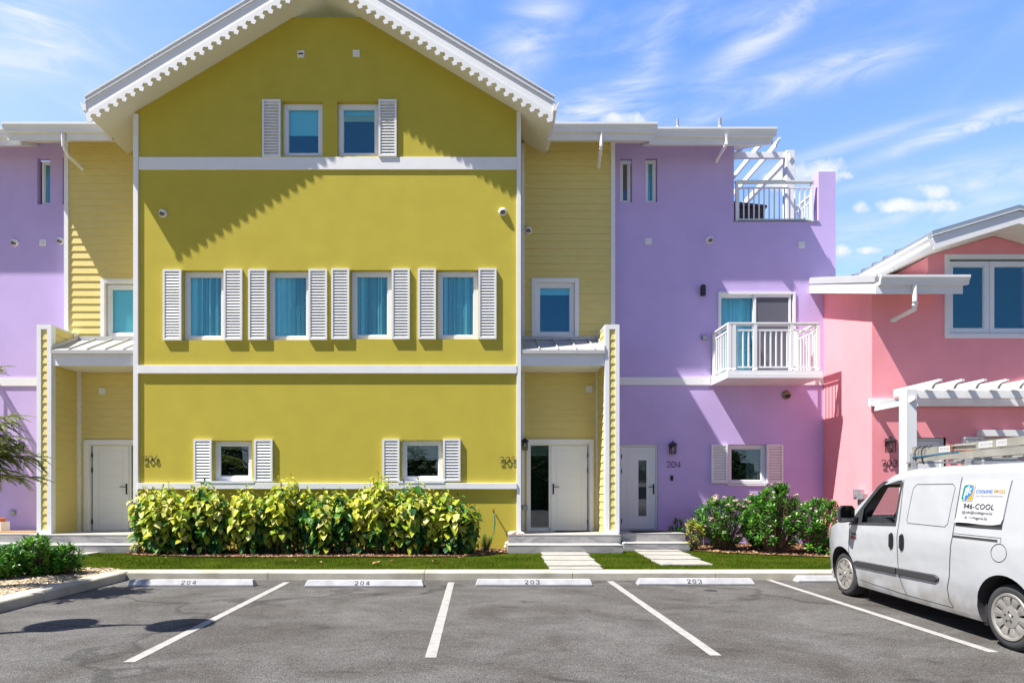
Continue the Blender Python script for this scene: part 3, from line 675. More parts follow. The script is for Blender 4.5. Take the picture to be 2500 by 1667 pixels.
m.add([(x3, Y, 8.4), (x3, YB, 8.4), (x3, YB, 13.0), (x3, Y, 10.5)], [(0, 1, 2, 3)])
m.add([(9.24, Y, 0), (9.24, YB, 0), (9.24, YB, 8.4), (9.24, Y, 8.4)], [(0, 1, 2, 3)])
m.box(8.80, 9.24, Y+0.001, Y+0.30, 6.9+EYE, 8.18+EYE)
m.add([(x3, Y, 8.45), (9.24, Y, 8.45), (9.24, YB, 8.45), (x3, YB, 8.45)], [(0, 1, 2, 3)])
m.build('front_wall', M_lil, lh)
MB().box(3.3, 9.1, Y+0.7, Y+0.75, 0.2, 8.3).build('room_shade_sheet', M_drk, lh); MB().box(3.3, 6.5, Y+0.7, Y+0.75, 8.3, 10.3).build('room_shade_sheet', M_drk, lh)
for i, (a, b, c, d) in enumerate(ls): window(lh, a+0.01, b-0.02, c, d-0.02, Y+0.07, fr=0.065, back='curtain' if i else None, gl=M_glu if i else M_gld)
window(lh, lw[0]+0.002, lw[1]-0.002, lw[2]+0.002, lw[3]-0.002, Y+0.07, fr=0.10, back=None, gl=M_gld)
n = 30; vs = []
for i in range(n+1):
    x = px(1822, Y+.2)+0.33*i/n; vs += [(x, Y+0.22+0.025*math.sin(i*1.1), 1.2), (x, Y+0.22+0.025*math.sin(i*1.1), 2.8)]
MB().add(vs, [(2*i, 2*i+2, 2*i+3, 2*i+1) for i in range(n)]).build('curtain', M_cur, lh, smooth=True)
m = MB(); m.box(lw[0]-0.01, lw[1], Y-0.03, Y+0.10, lw[2]-0.035, lw[2]); m.build('window_sill', M_wht, lh)
for a, b, c, d in [(1737.6, 1777, 1084.6, 1178.7), (1873, 1912.6, 1084.6, 1178.7)]:
    x0, x1, z0, z1 = P2(a, b, c, d, Y-0.06); shutter(lh, x0, x1, z0, z1, Y-0.002)
m = MB(); m.box(3.345, 5.99, Y-0.03, Y+0.02, pz(940, Y), pz(920.8, Y)); m.box(8.32, 8.93, Y-0.03, Y+0.02, pz(940, Y), pz(920.8, Y)); m.build('wall_band', M_wht, lh)
# sliding door
sd = MB(); x0, x1, z0, z1 = lsd; t = 0.06; y0 = Y-0.035
sd.box(x0, x1, y0, Y+0.11, z1-t, z1); sd.box(x0, x0+t, y0, Y+0.11, z0, z1-t); sd.box(x1-t, x1, y0, Y+0.11, z0, z1-t); sd.box(x0+t, x1-t, y0+0.01, Y+0.11, z0, z0+0.03)
fr = sd.build('sliding_door', M_pvc, lh)
def leaf(a, b, yf, gl, nm):
    m = MB(); t = 0.075
    m.box(a, b, yf, yf+0.04, z1-0.06-t, z1-0.06); m.box(a, b, yf, yf+0.04, z0+0.03, z0+0.12); m.box(a, a+t*0.8, yf, yf+0.04, z0+0.12, z1-0.06-t); m.box(b-t*0.8, b, yf, yf+0.04, z0+0.12, z1-0.06-t)
    m.build('sash', M_pvc, fr); MB().box(a+t*.8, b-t*.8, yf+0.017, yf+0.022, z0+0.12, z1-0.06-t).build(nm, gl, fr)
xm = px(1843, Y)
leaf(x0+0.05, xm+0.02, Y+0.05, M_glu, 'pane'); leaf(xm-0.03, px(1931, Y), Y-0.005, M_scr, 'insect_screen')
vs = []
for i in range(61):
    x = x0+(xm-x0)*i/60; vs += [(x, Y+0.24+0.03*math.sin(i*0.75+math.sin(i*.2)*2), z0), (x, Y+0.24+0.03*math.sin(i*0.75+math.sin(i*.2)*2), z1)]
MB().add(vs, [(2*i, 2*i+2, 2*i+3, 2*i+1) for i in range(60)]).build('curtain', M_cur, fr, smooth=True)
balcony(lh, 6.01, 8.315, Y, 1.09)
# terrace railing, door, vents
railing(lh, [(px(1797, Y+.06), Y+0.06), (px(1984, Y+.06), Y+0.06)], 6.9+EYE-0.02, 1.09, [(px(1798.5, Y+.06), Y+0.06), (px(1982, Y+.06), Y+0.06)], post=0.03, sp=0.125, name='terrace_railing')
railing(lh, [(9.04, Y+0.3), (9.04, Y+3.6)], 6.9+EYE-0.02, 1.09, [(9.04, Y+0.35), (9.04, Y+2.0)], post=0.03, name='terrace_railing')
m = MB(); m.box(x3-0.01, 8.81, Y-0.025, Y+0.14, 6.885+EYE, 6.905+EYE); m.build('terrace_flashing', M_gry, lh)
xa, xb = px(1517.3, Y+.08), px(1600.4, Y+.08)
m = MB(); m.box(ld[0], ld[1], Y+0.06, Y+0.14, pz(1091, Y+.08), ld[3]); m.box(ld[0], xa-0.006, Y+0.06, Y+0.14, ZF, pz(1091, Y+.08)); m.box(xb+0.006, ld[1], Y+0.06, Y+0.14, ZF, pz(1091, Y+.08)); m.build('door_frame', M_pvc, lh)
sz = (px(1558.6, Y+.08), px(1578, Y+.08), pz(1259, Y+.08), pz(1123, Y+.08))
door(lh, xa, xb, ZF+0.006, pz(1091.5, Y+.08), Y+0.075, hinge=-1, slit=sz)
vent_round(lh, px(1732, Y), pz(586.5, Y), Y); vent_square(lh, px(1583, Y), pz(590, Y), Y); vent_square(lh, px(1956.5, Y), pz(598, Y), Y)
vent_round(lh, px(1919.6, Y), pz(964, Y), Y, r=0.115, m=M_brn)
house_number(lh, '204', px(1627, Y), pz(1140.6, Y), Y, 0.15, 0.012)
m = MB(); m.lathe([(0.001, -0.13), (0.065, -0.13), (0.065, 0.12), (0.05, 0.14), (0.001, 0.14)], (px(1714, Y), Y-0.08, pz(711.6, Y)), (0, 0, 1), 16); m.box(px(1714, Y)-0.03, px(1714, Y)+0.03, Y-0.05, Y, pz(711.6, Y)-0.05, pz(711.6, Y)+0.05); m.build('wall_light', M_blk, lh)
def outlet(parent, x, y, Yw, name='outlet_cover', side=None):
    X, Z = px(x, Yw), pz(y, Yw); m = MB(); m.box(X-0.07, X+0.07, Yw-0.045, Yw, Z-0.055, Z+0.055); m.box(X-0.055, X+0.055, Yw-0.07, Yw-0.0455, Z-0.045, Z+0.045, 1); m.build(name, [M_gry, M_grm], parent, bevel=0.006)
outlet(lh, 1718.7, 825, Y); outlet(lh, 1702.7, 1249, Y); outlet(yh, 1281, 1238.5, YS-0.05)
m = MB(); X, Z = px(1639.7, Y), pz(1166.5, Y); m.box(X-0.035, X+0.035, Y-0.025, Y, Z-0.065, Z+0.065); m.lathe([(0.001, 0.0), (0.012, 0.0), (0.012, 0.01)], (X, Y-0.025, Z-0.02), (0, -1, 0), 10, 1); m.build('door_bell', [M_blk, M_grm], lh)
# wall grille behind the shrubs
m = MB(); gx0, gx1, gz0, gz1 = P2(1833, 1934, 1217, 1262, Y); m.box(gx0, gx1, Y-0.03, Y+0.01, gz0, gz0+0.04); m.box(gx0, gx1, Y-0.03, Y+0.01, gz1-0.04, gz1); m.box(gx0, gx0+0.04, Y-0.03, Y+0.01, gz0, gz1); m.box(gx1-0.04, gx1, Y-0.03, Y+0.01, gz0, gz1)
m.box(gx0+.04, gx1-.04, Y-0.004, Y+0.01, gz0+.04, gz1-.04, 1)
for k in range(26): x = gx0+0.06+k*(gx1-gx0-0.1)/26; m.box(x, x+0.012, Y-0.025, Y-0.005, gz0+0.04, gz1-0.04)
m.box(gx0+.04, gx1-.04, Y-0.028, Y-0.024, (gz0+gz1)/2-0.01, (gz0+gz1)/2+0.01); m.build('wall_grille', [mat('grille_beige', (0.42, 0.38, 0.30), 0.6), M_blk], lh)
eB = eave(lh, 4.245, 7.31, 0.785, ZS+0.165)
yg = 0.735-0.05
spout(lh, [(px(1774, yg), yg, ZS+0.32), (px(1773.5, yg), yg, pz(352, yg)), (px(1765, yg+.15), yg+0.14, pz(366, yg+.15)), (px(1750, Y-.05), Y-0.03, pz(394, Y))])
for (x, y0_, r, hh) in [(1654, 300, 0.035, 0.26), (1757, 298, 0.045, 0.3)]:
    Yq = 1.5; m = MB(); X = px(x, Yq); zb = ZS+0.45+SS*(Yq-YE)-0.1
    m.tube([(X, Yq, zb-0.05), (X, Yq, pz(y0_-8, Yq))], r, 8); m.lathe([(r*2, 0), (r*0.9, 0.09)], (X, Yq, zb+0.02), (0, 0, 1), 8); m.build('roof_vent_pipe', M_grm, lh)

# roof terrace pergola: a thing of its own
def rafter(mb, x, w_, y0, y1, z0, z1):
    """rafter along y with a curved nose at the front end y0"""
    pts = [(y1, z0), (y1, z1), (y0, z1), (y0, z1-0.045)]
    for k in range(1, 7): a = k/6*math.pi/2; pts.append((y0+0.02+0.20*math.sin(a)*1.0, z1-0.045-(z1-0.045-z0)*(1-math.cos(a))))
    pts.append((y0+0.24, z0)); mb.prism(pts, x-w_/2, x+w_/2, 'x')
tp = thing('terrace_pergola', 'white slatted pergola on the lilac roof terrace behind the railing', 'pergola', (8.7, 2.9, 6.9+EYE), 'white pergolas')
def pergola_post(parent, x, y, w_, z0, z1):
    m = MB(); m.box(x-w_/2, x+w_/2, y-w_/2, y+w_/2, z0, z1); 
    return m.build('post', M_wht, parent, bevel=0.006)
yp = 2.86+0.11; xp = 8.68+0.11; zpt = 9.50+EYE
pergola_post(tp, xp, yp, 0.235, 6.9+EYE, zpt)
m = MB(); m.box(x3+0.0, xp-0.118, yp-0.05, yp+0.05, 9.32+EYE, 9.485+EYE); m.build('beam', M_wht, tp)
m = MB(); m.box(xp-0.05, xp+0.05, yp+0.118, 6.6, 9.30+EYE, 9.47+EYE); m.build('beam', M_wht, tp)
m = MB(); m.prism([(xp-0.05, 9.2+EYE), (xp+0.05, 9.3+EYE), (xp-0.05, 9.4+EYE)], yp-0.15, yp-0.119, 'y'); m.build('end_block', M_wht, tp)
for k in range(4):
    m = MB(); rafter(m, 8.30-k*0.445, 0.05, 2.46, 6.6, 9.486+EYE, 9.64+EYE); m.build('rafter', M_wht, tp)
m = MB(); m.box(x3, 9.2, 6.5, 6.6, 9.3+EYE, 9.46+EYE); m.build('beam', M_wht, tp)
pergola_post(tp, xp, 6.5, 0.235, 6.9+EYE, 9.29+EYE)
sb = thing('storage_box', 'dark brown slatted storage box with sloping lid behind the terrace railing', 'storage box', (7.6, 3.2, 6.9+EYE))
mbx = mat('dark_brown_resin', (0.07, 0.055, 0.045), 0.7)
m = MB(); m.box(7.15, 8.05, 2.9, 3.5, 8.45, 9.45)
for k in range(9): m.box(7.14, 8.06, 2.885, 2.9, 8.5+k*0.105, 8.59+k*0.105)
m.build('body', mbx, sb)
m = MB(); m.prism([(7.08, 9.50), (8.12, 9.44), (8.12, 9.50), (7.08, 9.62)], 2.84, 3.55, 'y'); m.build('lid', mbx, sb)

# ---- left lilac house (mirror row)
YL2 = 1.35; lh2 = thing('lilac_house', 'lilac town house cut by the left edge of the photo, left of the yellow house', 'house', (-13, YL2, 0))
Y = YL2
l2s = [(px(90.6, Y), px(122.4, Y), pz(499, Y), pz(386, Y)), (px(152.5, Y), px(184, Y), pz(499, Y), pz(386, Y))]
l2d = (-15.2, -13.2, 2.86+EYE, 5.08+EYE)
m = MB(); wall(m, -17.5, px(190, Y), 0, 10.6, Y, 0.14, l2s+[l2d]); m.build('front_wall', M_lil, lh2)
MB().box(-17, -10.4, Y+0.7, Y+0.75, 0.2, 10.3).build('room_shade_sheet', M_drk, lh2)
for a, b, c, d in l2s: window(lh2, a+0.06, b+0.03, c+0.01, d-0.04, Y+0.09, fr=0.065, back='curtain')
window(lh2, *l2d, Y+0.05, fr=0.08, name='sliding_door')
m = MB(); m.box(-17.5, px(88.8, 0)-0.3+0.0, Y-0.03, Y+0.02, pz(942, Y), pz(922, Y)); m.box(px(88.8, 0)-0.3, -10.36, Y-0.03, Y+0.02, pz(942, Y), pz(922, Y)); m.build('wall_band', M_wht, lh2)
vent_round(lh2, px(37, Y), pz(593, Y), Y); vent_round(lh2, px(149, Y), pz(588.7, Y), Y); vent_square(lh2, px(105, Y), pz(593, Y), Y)
balcony(lh2, -15.31, -12.93, Y, 1.06, mirror=True)
outlet(lh2, 33, 1251, Y)
eave(lh2, -14.4, -11.245, 0.735, ZS+0.12)

# ================================================================== PINK HOUSE
ph = thing('pink_house', 'pink house with low gabled roof and large white two-light window right of the lilac house', 'house', (11.7, -0.52, 0))
YP, XP = -0.52, 8.93
pw = (px(2305.4, YP), 12.81, pz(825.7, YP), pz(621.6, YP))
pd = (px(2224, YP), px(2309, YP), ZF-0.1, pz(1068, YP)); pw2 = (px(2400, YP), px(2500, YP), 1.2, pz(1067, YP))
ZAP = 5.69+EYE
m = MB()
wall(m, XP, 10.19, 0, 4.75+EYE, YP, 0.12, [h for h in [pd] if h[0] < 10.19])
wall(m, 10.19, 13.19, 0, ZAP+0.2, YP, 0.12, [pd, (pw[0]+.05, pw[1]-.05, pw[2]+.05, pw[3]-.05), pw2], clips=[(0.30, 1, ZAP+0.03+0.30*11.69), (-0.30, 1, ZAP+0.03-0.30*11.69)])
wall(m, 13.19, 17.0, 0, 4.2+EYE, YP, 0.0, [])
m.add([(XP, YP, 0), (XP, 4.5, 0), (XP, 4.5, 5.99+EYE), (XP, YP, 4.42+EYE)], [(0, 3, 2, 1)])
m.add([(10.19, YP, 4), (10.19, 6, 4), (10.19, 6, 6.8), (10.19, YP, 6.8)], [(0, 3, 2, 1)])
m.add([(13.19, YP, 4), (13.19, 6, 4), (13.19, 6, 6.8), (13.19, YP, 6.8)], [(0, 1, 2, 3)])
m.build('front_wall', M_pnk, ph)
MB().box(10.3, 13.1, YP+0.9, YP+0.95, 0.2, 6.9).box(9.2, 16.5, YP+0.951, YP+0.97, 0.2, 5.5).build('room_shade_sheet', M_drk, ph)
trim_ring(ph, pw, YP, 0.10, 0.03)
xm = (pw[0]+pw[1])/2
window(ph, pw[0]+0.1, px(2417, YP), pw[2]+0.115, pw[3]-0.145, YP+0.02, fr=0.11, back=None)
xw = px(2418, YP); window(ph, xw, xw+(px(2417, YP)-pw[0]-0.1)+0.25, pw[2]+0.115, pw[3]-0.145, YP+0.02, fr=0.105, back=None)
# gable roof
kw = dict(ax=11.69, hw=1.85, ze=5.175+EYE, sl=0.30)
r = MB(); chevron(r, 0.27, 0.40, YP-0.67, 6, 0.03, **kw)
for k in range(12):
    y = 0.0+k*0.42
    for s in (-1, 1): r.prism([(11.69, 5.175+.555+.40+EYE), (11.69+s*1.9, 5.16+.40+EYE), (11.69+s*1.9, 5.20+.40+EYE), (11.69, 5.21+.555+.40+EYE)], y, y+0.03, 'y')
pr = r.build('roof', mat('blue_grey_roof_metal', (0.30, 0.35, 0.40), 0.45, 0.3), ph)
m = MB(); chevron(m, 0.0, 0.27, YP-0.66, YP-0.63, 0.0, **kw)
m.box(9.84, 9.865, YP-0.629, 6, 5.19+EYE, 5.42+EYE); m.build('fascia_board', M_wht, pr)
m = MB(); chevron(m, 0.285, 0.30, YP-0.695, YP-0.671, 0.035, **kw); m.build('rake_flashing', M_met, pr)
m = MB(); chevron(m, 0.0, 0.025, YP-0.629, 6, -0.03, **kw); m.build('soffit', M_sof, pr)
m = MB(); gutter_y(m, 9.839, -1, YP-0.66, 3.2, 5.26+EYE, 0.18); m.build('gutter', M_met, pr)
# low lean-to roof at the corner
y0 = -1.21; zl = 4.215+EYE; s3 = 0.315
r = MB(); r.prism([(y0, zl+0.235), (3.5, zl+0.235+s3*(3.5-y0)), (3.5, zl+0.36+s3*(3.5-y0)), (y0-0.03, zl+0.36-s3*0.03)], 8.55, 10.47, 'x')
for k in range(5):
    x = 8.56+k*0.46; r.prism([(y0-0.05, zl+0.355-s3*.05), (3.5, zl+0.36+s3*(3.5-y0)), (3.5, zl+0.40+s3*(3.5-y0)), (y0-0.05, zl+0.40-s3*.05)], x, x+0.03, 'x')
r2 = r.build('lean_to_roof', M_rf, ph)
m = MB(); m.box(8.57, 10.45, y0, y0+0.025, zl-0.01, zl+0.234)
m.prism([(y0+0.026, zl), (3.5, zl+s3*(3.5-y0)), (3.5, zl+0.234+s3*(3.5-y0)), (y0+0.026, zl+0.234)], 8.57, 8.595, 'x'); m.build('fascia_board', M_wht, r2)
m = MB(); m.prism([(y0+0.026, zl), (3.5, zl+s3*(3.5-y0)), (3.5, zl+0.02+s3*(3.5-y0)), (y0+0.026, zl+0.02)], 8.596, 10.449, 'x'); m.build('soffit', M_sof, r2)
m = MB(); gutter_x(m, y0-0.001, 8.62, 10.52, zl+0.165, 0.19); m.build('gutter', M_met, r2)
yg = y0-0.045; xg = px(2233.5, yg)
spout(ph, [(xg, yg, zl+0.2), (xg, yg, pz(735, yg)), (px(2231, yg+.1), yg+0.08, pz(752, yg)), (px(2183, YP-.06), YP-0.03, pz(782, YP))], 0.05)
# lower front: door, shutter, window head box
m = MB(); m.box(pd[0], pd[1]-0.0, YP+0.06, YP+0.12, pd[3]-0.07, pd[3]); m.box(pd[1]-0.07, pd[1], YP+0.06, YP+0.12, pd[2], pd[3]-0.07); m.box(pd[0], pd[0]+0.06, YP+0.06, YP+0.12, pd[2], pd[3]-0.07); m.build('door_frame', M_pvc, ph)
door(ph, pd[0]+0.065, pd[1]-0.075, pd[2]+0.005, pd[3]-0.075, YP+0.08, hinge=-1)
shutter(ph, px(2346.5, YP), px(2398, YP), 1.2, pz(1066, YP-.05), YP-0.002)
window(ph, pw2[0], pw2[1], 1.2, pw2[3], YP+0.06, back='blind', blind=0.3, gl=M_gld)
m = MB(); m.box(px(2393, YP-.1), px(2498, YP-.1), YP-0.14, YP, pz(1064.7, YP-.1), pz(1049, YP-.1)); m.build('window_head_box', M_wht, ph)
house_number(ph, '203', px(2151, YP), pz(1138.5, YP), YP, 0.15, 0.021)
# meter on the side wall
m = MB(); ym = -0.15; zm = pz(1208, ym); m.box(XP-0.14, XP, ym-0.10, ym+0.12, zm-0.10, zm+0.13); m.box(XP-0.17, XP-0.141, ym-0.03, ym+0.06, zm-0.05, zm+0.03, 0)
m.box(XP-0.11, XP, ym-0.22, ym-0.101, zm-0.09, zm+0.03)
for dy in (-0.06, 0.05): m.tube([(XP-0.05, ym+dy, 0.15), (XP-0.05, ym+dy, zm-0.08)], 0.022, 8)
m.build('electric_box', M_grm, ph)

# pink pergola
pp = thing('entrance_pergola', 'white timber pergola with curved rafter ends against the pink house front', 'pergola', (9.1, -1.5, 0.15), 'white pergolas')
wp = 0.225; xpo = 8.935+wp/2; ypo = -1.64+wp/2
pergola_post(pp, xpo, ypo, wp, 0.15, 2.09+EYE)
m = MB(); m.box(xpo+wp/2, 14.5, ypo-0.05, ypo+0.05, 1.905+EYE, 2.072+EYE); m.build('beam', M_wht, pp)
m = MB(); m.box(8.85, 14.5, YP-0.08, YP-0.002, 1.87+EYE, 2.045+EYE); m.build('beam', M_wht, pp)
m = MB(); m.box(xpo-0.10, xpo-0.01, ypo+wp/2, YP-0.06, 1.765+EYE, 1.868+EYE); m.build('beam', M_wht, pp)
m = MB(); yq = ypo-wp/2; m.add([(xpo-0.06, yq, 1.80+EYE), (xpo+0.07, yq, 1.80+EYE), (xpo+0.07, yq, 1.93+EYE), (xpo-0.06, yq, 1.93+EYE), (xpo+0.005, yq-0.09, 1.86+EYE)], [(0, 1, 4), (1, 2, 4), (2, 3, 4), (3, 0, 4)]); m.build('end_block', M_wht, pp)
for k in range(11):
    m = MB(); rafter(m, 9.39+k*0.451, 0.062, -2.0, YP-0.085, 2.074+EYE, 2.235+EYE); m.build('rafter', M_wht, pp)
pergola_post(pp, 14.4, ypo, wp, 0.15, 1.90+EYE)

# ------------------------------------------------------------------ lanterns
lantern('black lantern beside the white side-lit door of the 205 porch', px(1281, YS-.1), pz(1083, YS-.15), YS-0.055, 0.9)
lantern('black lantern on lilac wall above the house number 204', px(1642, YL-.1), pz(1092, YL-.1), YL, 1.0)
lantern('black lantern on pink wall above the house number 203', px(2174, YP-.12), pz(1084, YP-.12), YP, 1.05)
lantern('black lantern half hidden by the feathery tree on the left lilac wall', px(48, YL2-.1), pz(1090, YL2-.1), YL2, 1.0)
# ================================================================== GROUND
def struct(o): return tag(o, kind='structure')
M_grd = mat('dry_ground', (0.16, 0.17, 0.09), 1.0, bump=(3, 0.3, 0.05), var=(0.3, 0.3))
m = MB(); m.add([(-900, -900, -0.03), (900, -900, -0.03), (900, 900, -0.03), (-900, 900, -0.03)], [(0, 1, 2, 3)]); struct(m.build('ground', M_grd))
# asphalt
am = bpy.data.materials.new('asphalt'); am.use_nodes = True; t = am.node_tree; b = t.nodes['Principled BSDF']; b.inputs['Roughness'].default_value = 0.88; b.inputs['Specular IOR Level'].default_value = 0.3
geo = t.nodes.new('ShaderNodeNewGeometry')
def noise(sc, det=5, rough=0.55, dist=0.0, scale=None):
    n = t.nodes.new('ShaderNodeTexNoise'); n.inputs['Scale'].default_value = sc; n.inputs['Detail'].default_value = det; n.inputs['Roughness'].default_value = rough; n.inputs['Distortion'].default_value = dist
    if scale:
        mp = t.nodes.new('ShaderNodeMapping'); mp.inputs['Scale'].default_value = scale; t.links.new(geo.outputs['Position'], mp.inputs[0]); t.links.new(mp.outputs[0], n.inputs['Vector'])
    else: t.links.new(geo.outputs['Position'], n.inputs['Vector'])
    return n.outputs[0]
def rng_(v, a, b_, c, d):
    n = t.nodes.new('ShaderNodeMapRange'); t.links.new(v, n.inputs[0])
    for i, x in enumerate((a, b_, c, d)): n.inputs[1+i].default_value = x
    return n.outputs[0]
def mul(a, b_):
    n = t.nodes.new('ShaderNodeMath'); n.operation = 'MULTIPLY'; t.links.new(a, n.inputs[0]); t.links.new(b_, n.inputs[1]); return n.outputs[0]
big = rng_(noise(0.55, 5, 0.6, 1.2), 0.33, 0.66, 0.64, 1.22); mid = rng_(noise(1.9, 9, 0.75, 1.6, (0.9, 1.25, 1)), 0.35, 0.68, 0.80, 1.14)
fine = rng_(noise(75, 2, 0.8), 0.34, 0.66, 0.30, 1.80); agg = rng_(noise(24, 4, 0.8), 0.3, 0.7, 0.62, 1.38)
st = rng_(noise(2.2, 7, 0.65, 0.9, (0.8, 1.4, 1)), 0.58, 0.72, 1.0, 0.54)
v = mul(mul(mul(big, mid), mul(fine, agg)), st)
# thin wandering cracks / seams
vo = t.nodes.new('ShaderNodeTexVoronoi'); vo.feature = 'DISTANCE_TO_EDGE'; vo.inputs['Scale'].default_value = 0.33
wv = t.nodes.new('ShaderNodeTexNoise'); wv.inputs['Scale'].default_value = 0.9; wv.inputs['Detail'].default_value = 5; t.links.new(geo.outputs['Position'], wv.inputs['Vector'])
mxv = t.nodes.new('ShaderNodeMix'); mxv.data_type = 'VECTOR'; mxv.inputs[0].default_value = 0.72; t.links.new(geo.outputs['Position'], mxv.inputs[4]); t.links.new(wv.outputs[1], mxv.inputs[5])
t.links.new(mxv.outputs[1], vo.inputs['Vector'])
ck = rng_(vo.outputs[0], 0.0, 0.010, 0.55, 1.0); v = mul(v, ck)
# pale chips
wn_ = t.nodes.new('ShaderNodeTexVoronoi'); wn_.inputs['Scale'].default_value = 9; t.links.new(geo.outputs['Position'], wn_.inputs['Vector'])
chip = rng_(wn_.outputs[0], 0.035, 0.05, 1, 0)
cm = t.nodes.new('ShaderNodeMix'); cm.data_type = 'RGBA'; cm.inputs[6].default_value = (0.125, 0.102, 0.078, 1); cm.inputs[7].default_value = (0.118, 0.113, 0.106, 1); t.links.new(big, cm.inputs[0])
m2 = t.nodes.new('ShaderNodeMix'); m2.data_type = 'RGBA'; m2.blend_type = 'MULTIPLY'; m2.inputs[0].default_value = 1; t.links.new(cm.outputs[2], m2.inputs[6]); t.links.new(v, m2.inputs[7])
m3 = t.nodes.new('ShaderNodeMix'); m3.data_type = 'RGBA'; t.links.new(chip, m3.inputs[0]); t.links.new(m2.outputs[2], m3.inputs[6]); m3.inputs[7].default_value = (0.30, 0.28, 0.25, 1)
t.links.new(m3.outputs[2], b.inputs['Base Color'])
bp = t.nodes.new('ShaderNodeBump'); bp.inputs['Strength'].default_value = 0.6; bp.inputs['Distance'].default_value = 0.01; t.links.new(fine, bp.inputs['Height']); t.links.new(bp.outputs[0], b.inputs['Normal'])
m = MB(); m.add([(-60, -60, 0), (60, -60, 0), (60, -3.9, 0), (-60, -3.9, 0)], [(0, 1, 2, 3)]); lot = struct(m.build('parking_lot', am))
def gx(x, y): D = EYE*F/(y-HY); return ((x-CX)*D/F, D-D0)
def line(a, b_, w_=0.105):
    m = MB(); (xa, ya), (xb, yb) = a, b_
    n = 14; vs = []
    for i in range(n+1):
        u = i/n; x, y = xa+(xb-xa)*u, ya+(yb-ya)*u
        vs += [(x-w_/2+random.uniform(-.002, .002), y, 0.004), (x+w_/2+random.uniform(-.002, .002), y, 0.004)]
    m.add(vs, [(2*i, 2*i+1, 2*i+3, 2*i+2) for i in range(n)]); struct(m.build('bay_line', M_pnt))
for k, (a, b_) in enumerate([((700.5, 1421), (314, 1616.5)), ((1101.5, 1421.5), (1051, 1605)), ((1489, 1418.5), (1748, 1600)), ((1868.5, 1412.5), (2427, 1592))]):
    line(gx(*b_), gx(*a))
# kerbs
def kerb_prof(s=1): return [(0, 0), (0, 0.115), (0.012, 0.13), (0.035, 0.14), (0.29, 0.145), (0.29, 0)]
YK = D0 and (10.67-D0)
m = MB(); js = [-6.0, -3.63, -0.62, 2.38, 5.9, 8.7, 11.7, 14.7, 20]
xs0 = [-5.99]+[px(a, YK) for a in (654, 1035.5, 1398, 1747, 1993)]+[8.8, 11.8, 16, 24]
for a, b_ in zip(xs0[:-1], xs0[1:]): m.prism([(YK+p[0], p[1]) for p in kerb_prof()], a+0.005, b_-0.005, 'x')
# corner and the kerb running back towards the viewer
m.box(-6.29, -5.995, YK+0.02, YK+0.29, 0, 0.143)
ys0 = [YK+0.012, -6.0, -8.6, -11.6, -14.6, -20]
for a, b_ in zip(ys0[:-1], ys0[1:]): m.prism([(-6.0-p[0], p[1]) for p in kerb_prof()], b_+0.005, a-0.005, 'y')
struct(m.build('kerb', M_con))
# lawn sheet, mulch and shell-gravel beds
ZG = 0.135
M_soil = mat('lawn_soil', (0.05, 0.065, 0.008), 1.0, bump=(20, 0.5, 0.02), var=(2, 0.4), spec=0.0)
m = MB(); m.add([(-30, YK+0.28, ZG), (30, YK+0.28, ZG), (30, 6, ZG), (-30, 6, ZG)], [(0, 1, 2, 3)]); struct(m.build('lawn', M_soil))
M_mul = mat('bark_mulch', (0.20, 0.105, 0.055), 1.0, bump=(45, 1.0, 0.03), var=(22, 0.6))
M_shl = mat('shell_gravel', (0.50, 0.40, 0.26), 1.0, bump=(50, 1.0, 0.03), var=(25, 0.5))
def bed(name, pts, z, mt):
    m = MB(); tr = geometry.tessellate_polygon([[Vector((a, b_, 0)) for a, b_ in pts]])
    fs = []
    for q in tr:
        p = [pts[i] for i in q]
        if (p[1][0]-p[0][0])*(p[2][1]-p[0][1])-(p[2][0]-p[0][0])*(p[1][1]-p[0][1]) < 0: q = (q[0], q[2], q[1])
        fs.append(q)
    m.add([(a, b_, z) for a, b_ in pts], fs); return struct(m.build(name, mt))
bedA = [(-7.75, 0.05), (-7.8, -0.85), (-7.3, -1.35), (-6, -1.6), (-4.5, -1.75), (-3, -1.65), (-1.5, -1.7), (-0.2, -1.55), (0.4, -1.1), (0.72, -0.75), (0.72, 0.05)]
bedB = [(4.9, 1.4), (4.88, -0.25), (5.3, -0.75), (6.2, -1.25), (7.3, -1.75), (8.6, -2.05), (10, -2.1), (12, -2.1), (12, 1.4)]
bed('mulch_bed', bedA, ZG+0.02, M_mul); bed('mulch_bed', bedB, ZG+0.02, M_mul)
bedC = [(-6.3, -3.66), (-6.32, -16), (-20, -16), (-20, -3.5), (-8.6, -3.35), (-7.4, -3.45), (-6.6, -3.45)]
m = MB(); m.add([(-30, -20, ZG-0.005), (-6.28, -20, ZG-0.005), (-6.28, YK+0.29, ZG-0.005), (-30, YK+0.29, ZG-0.005)], [(0, 1, 2, 3)]); struct(m.build('island_soil', M_soil))
bed('gravel_bed', bedC, ZG+0.006, M_shl)
def inside(x, y, poly):
    c = False; n = len(poly)
    for i in range(n):
        (x1, y1), (x2, y2) = poly[i], poly[(i+1) % n]
        if (y1 > y) != (y2 > y) and x < (x2-x1)*(y-y1)/(y2-y1)+x1: c = not c
    return c
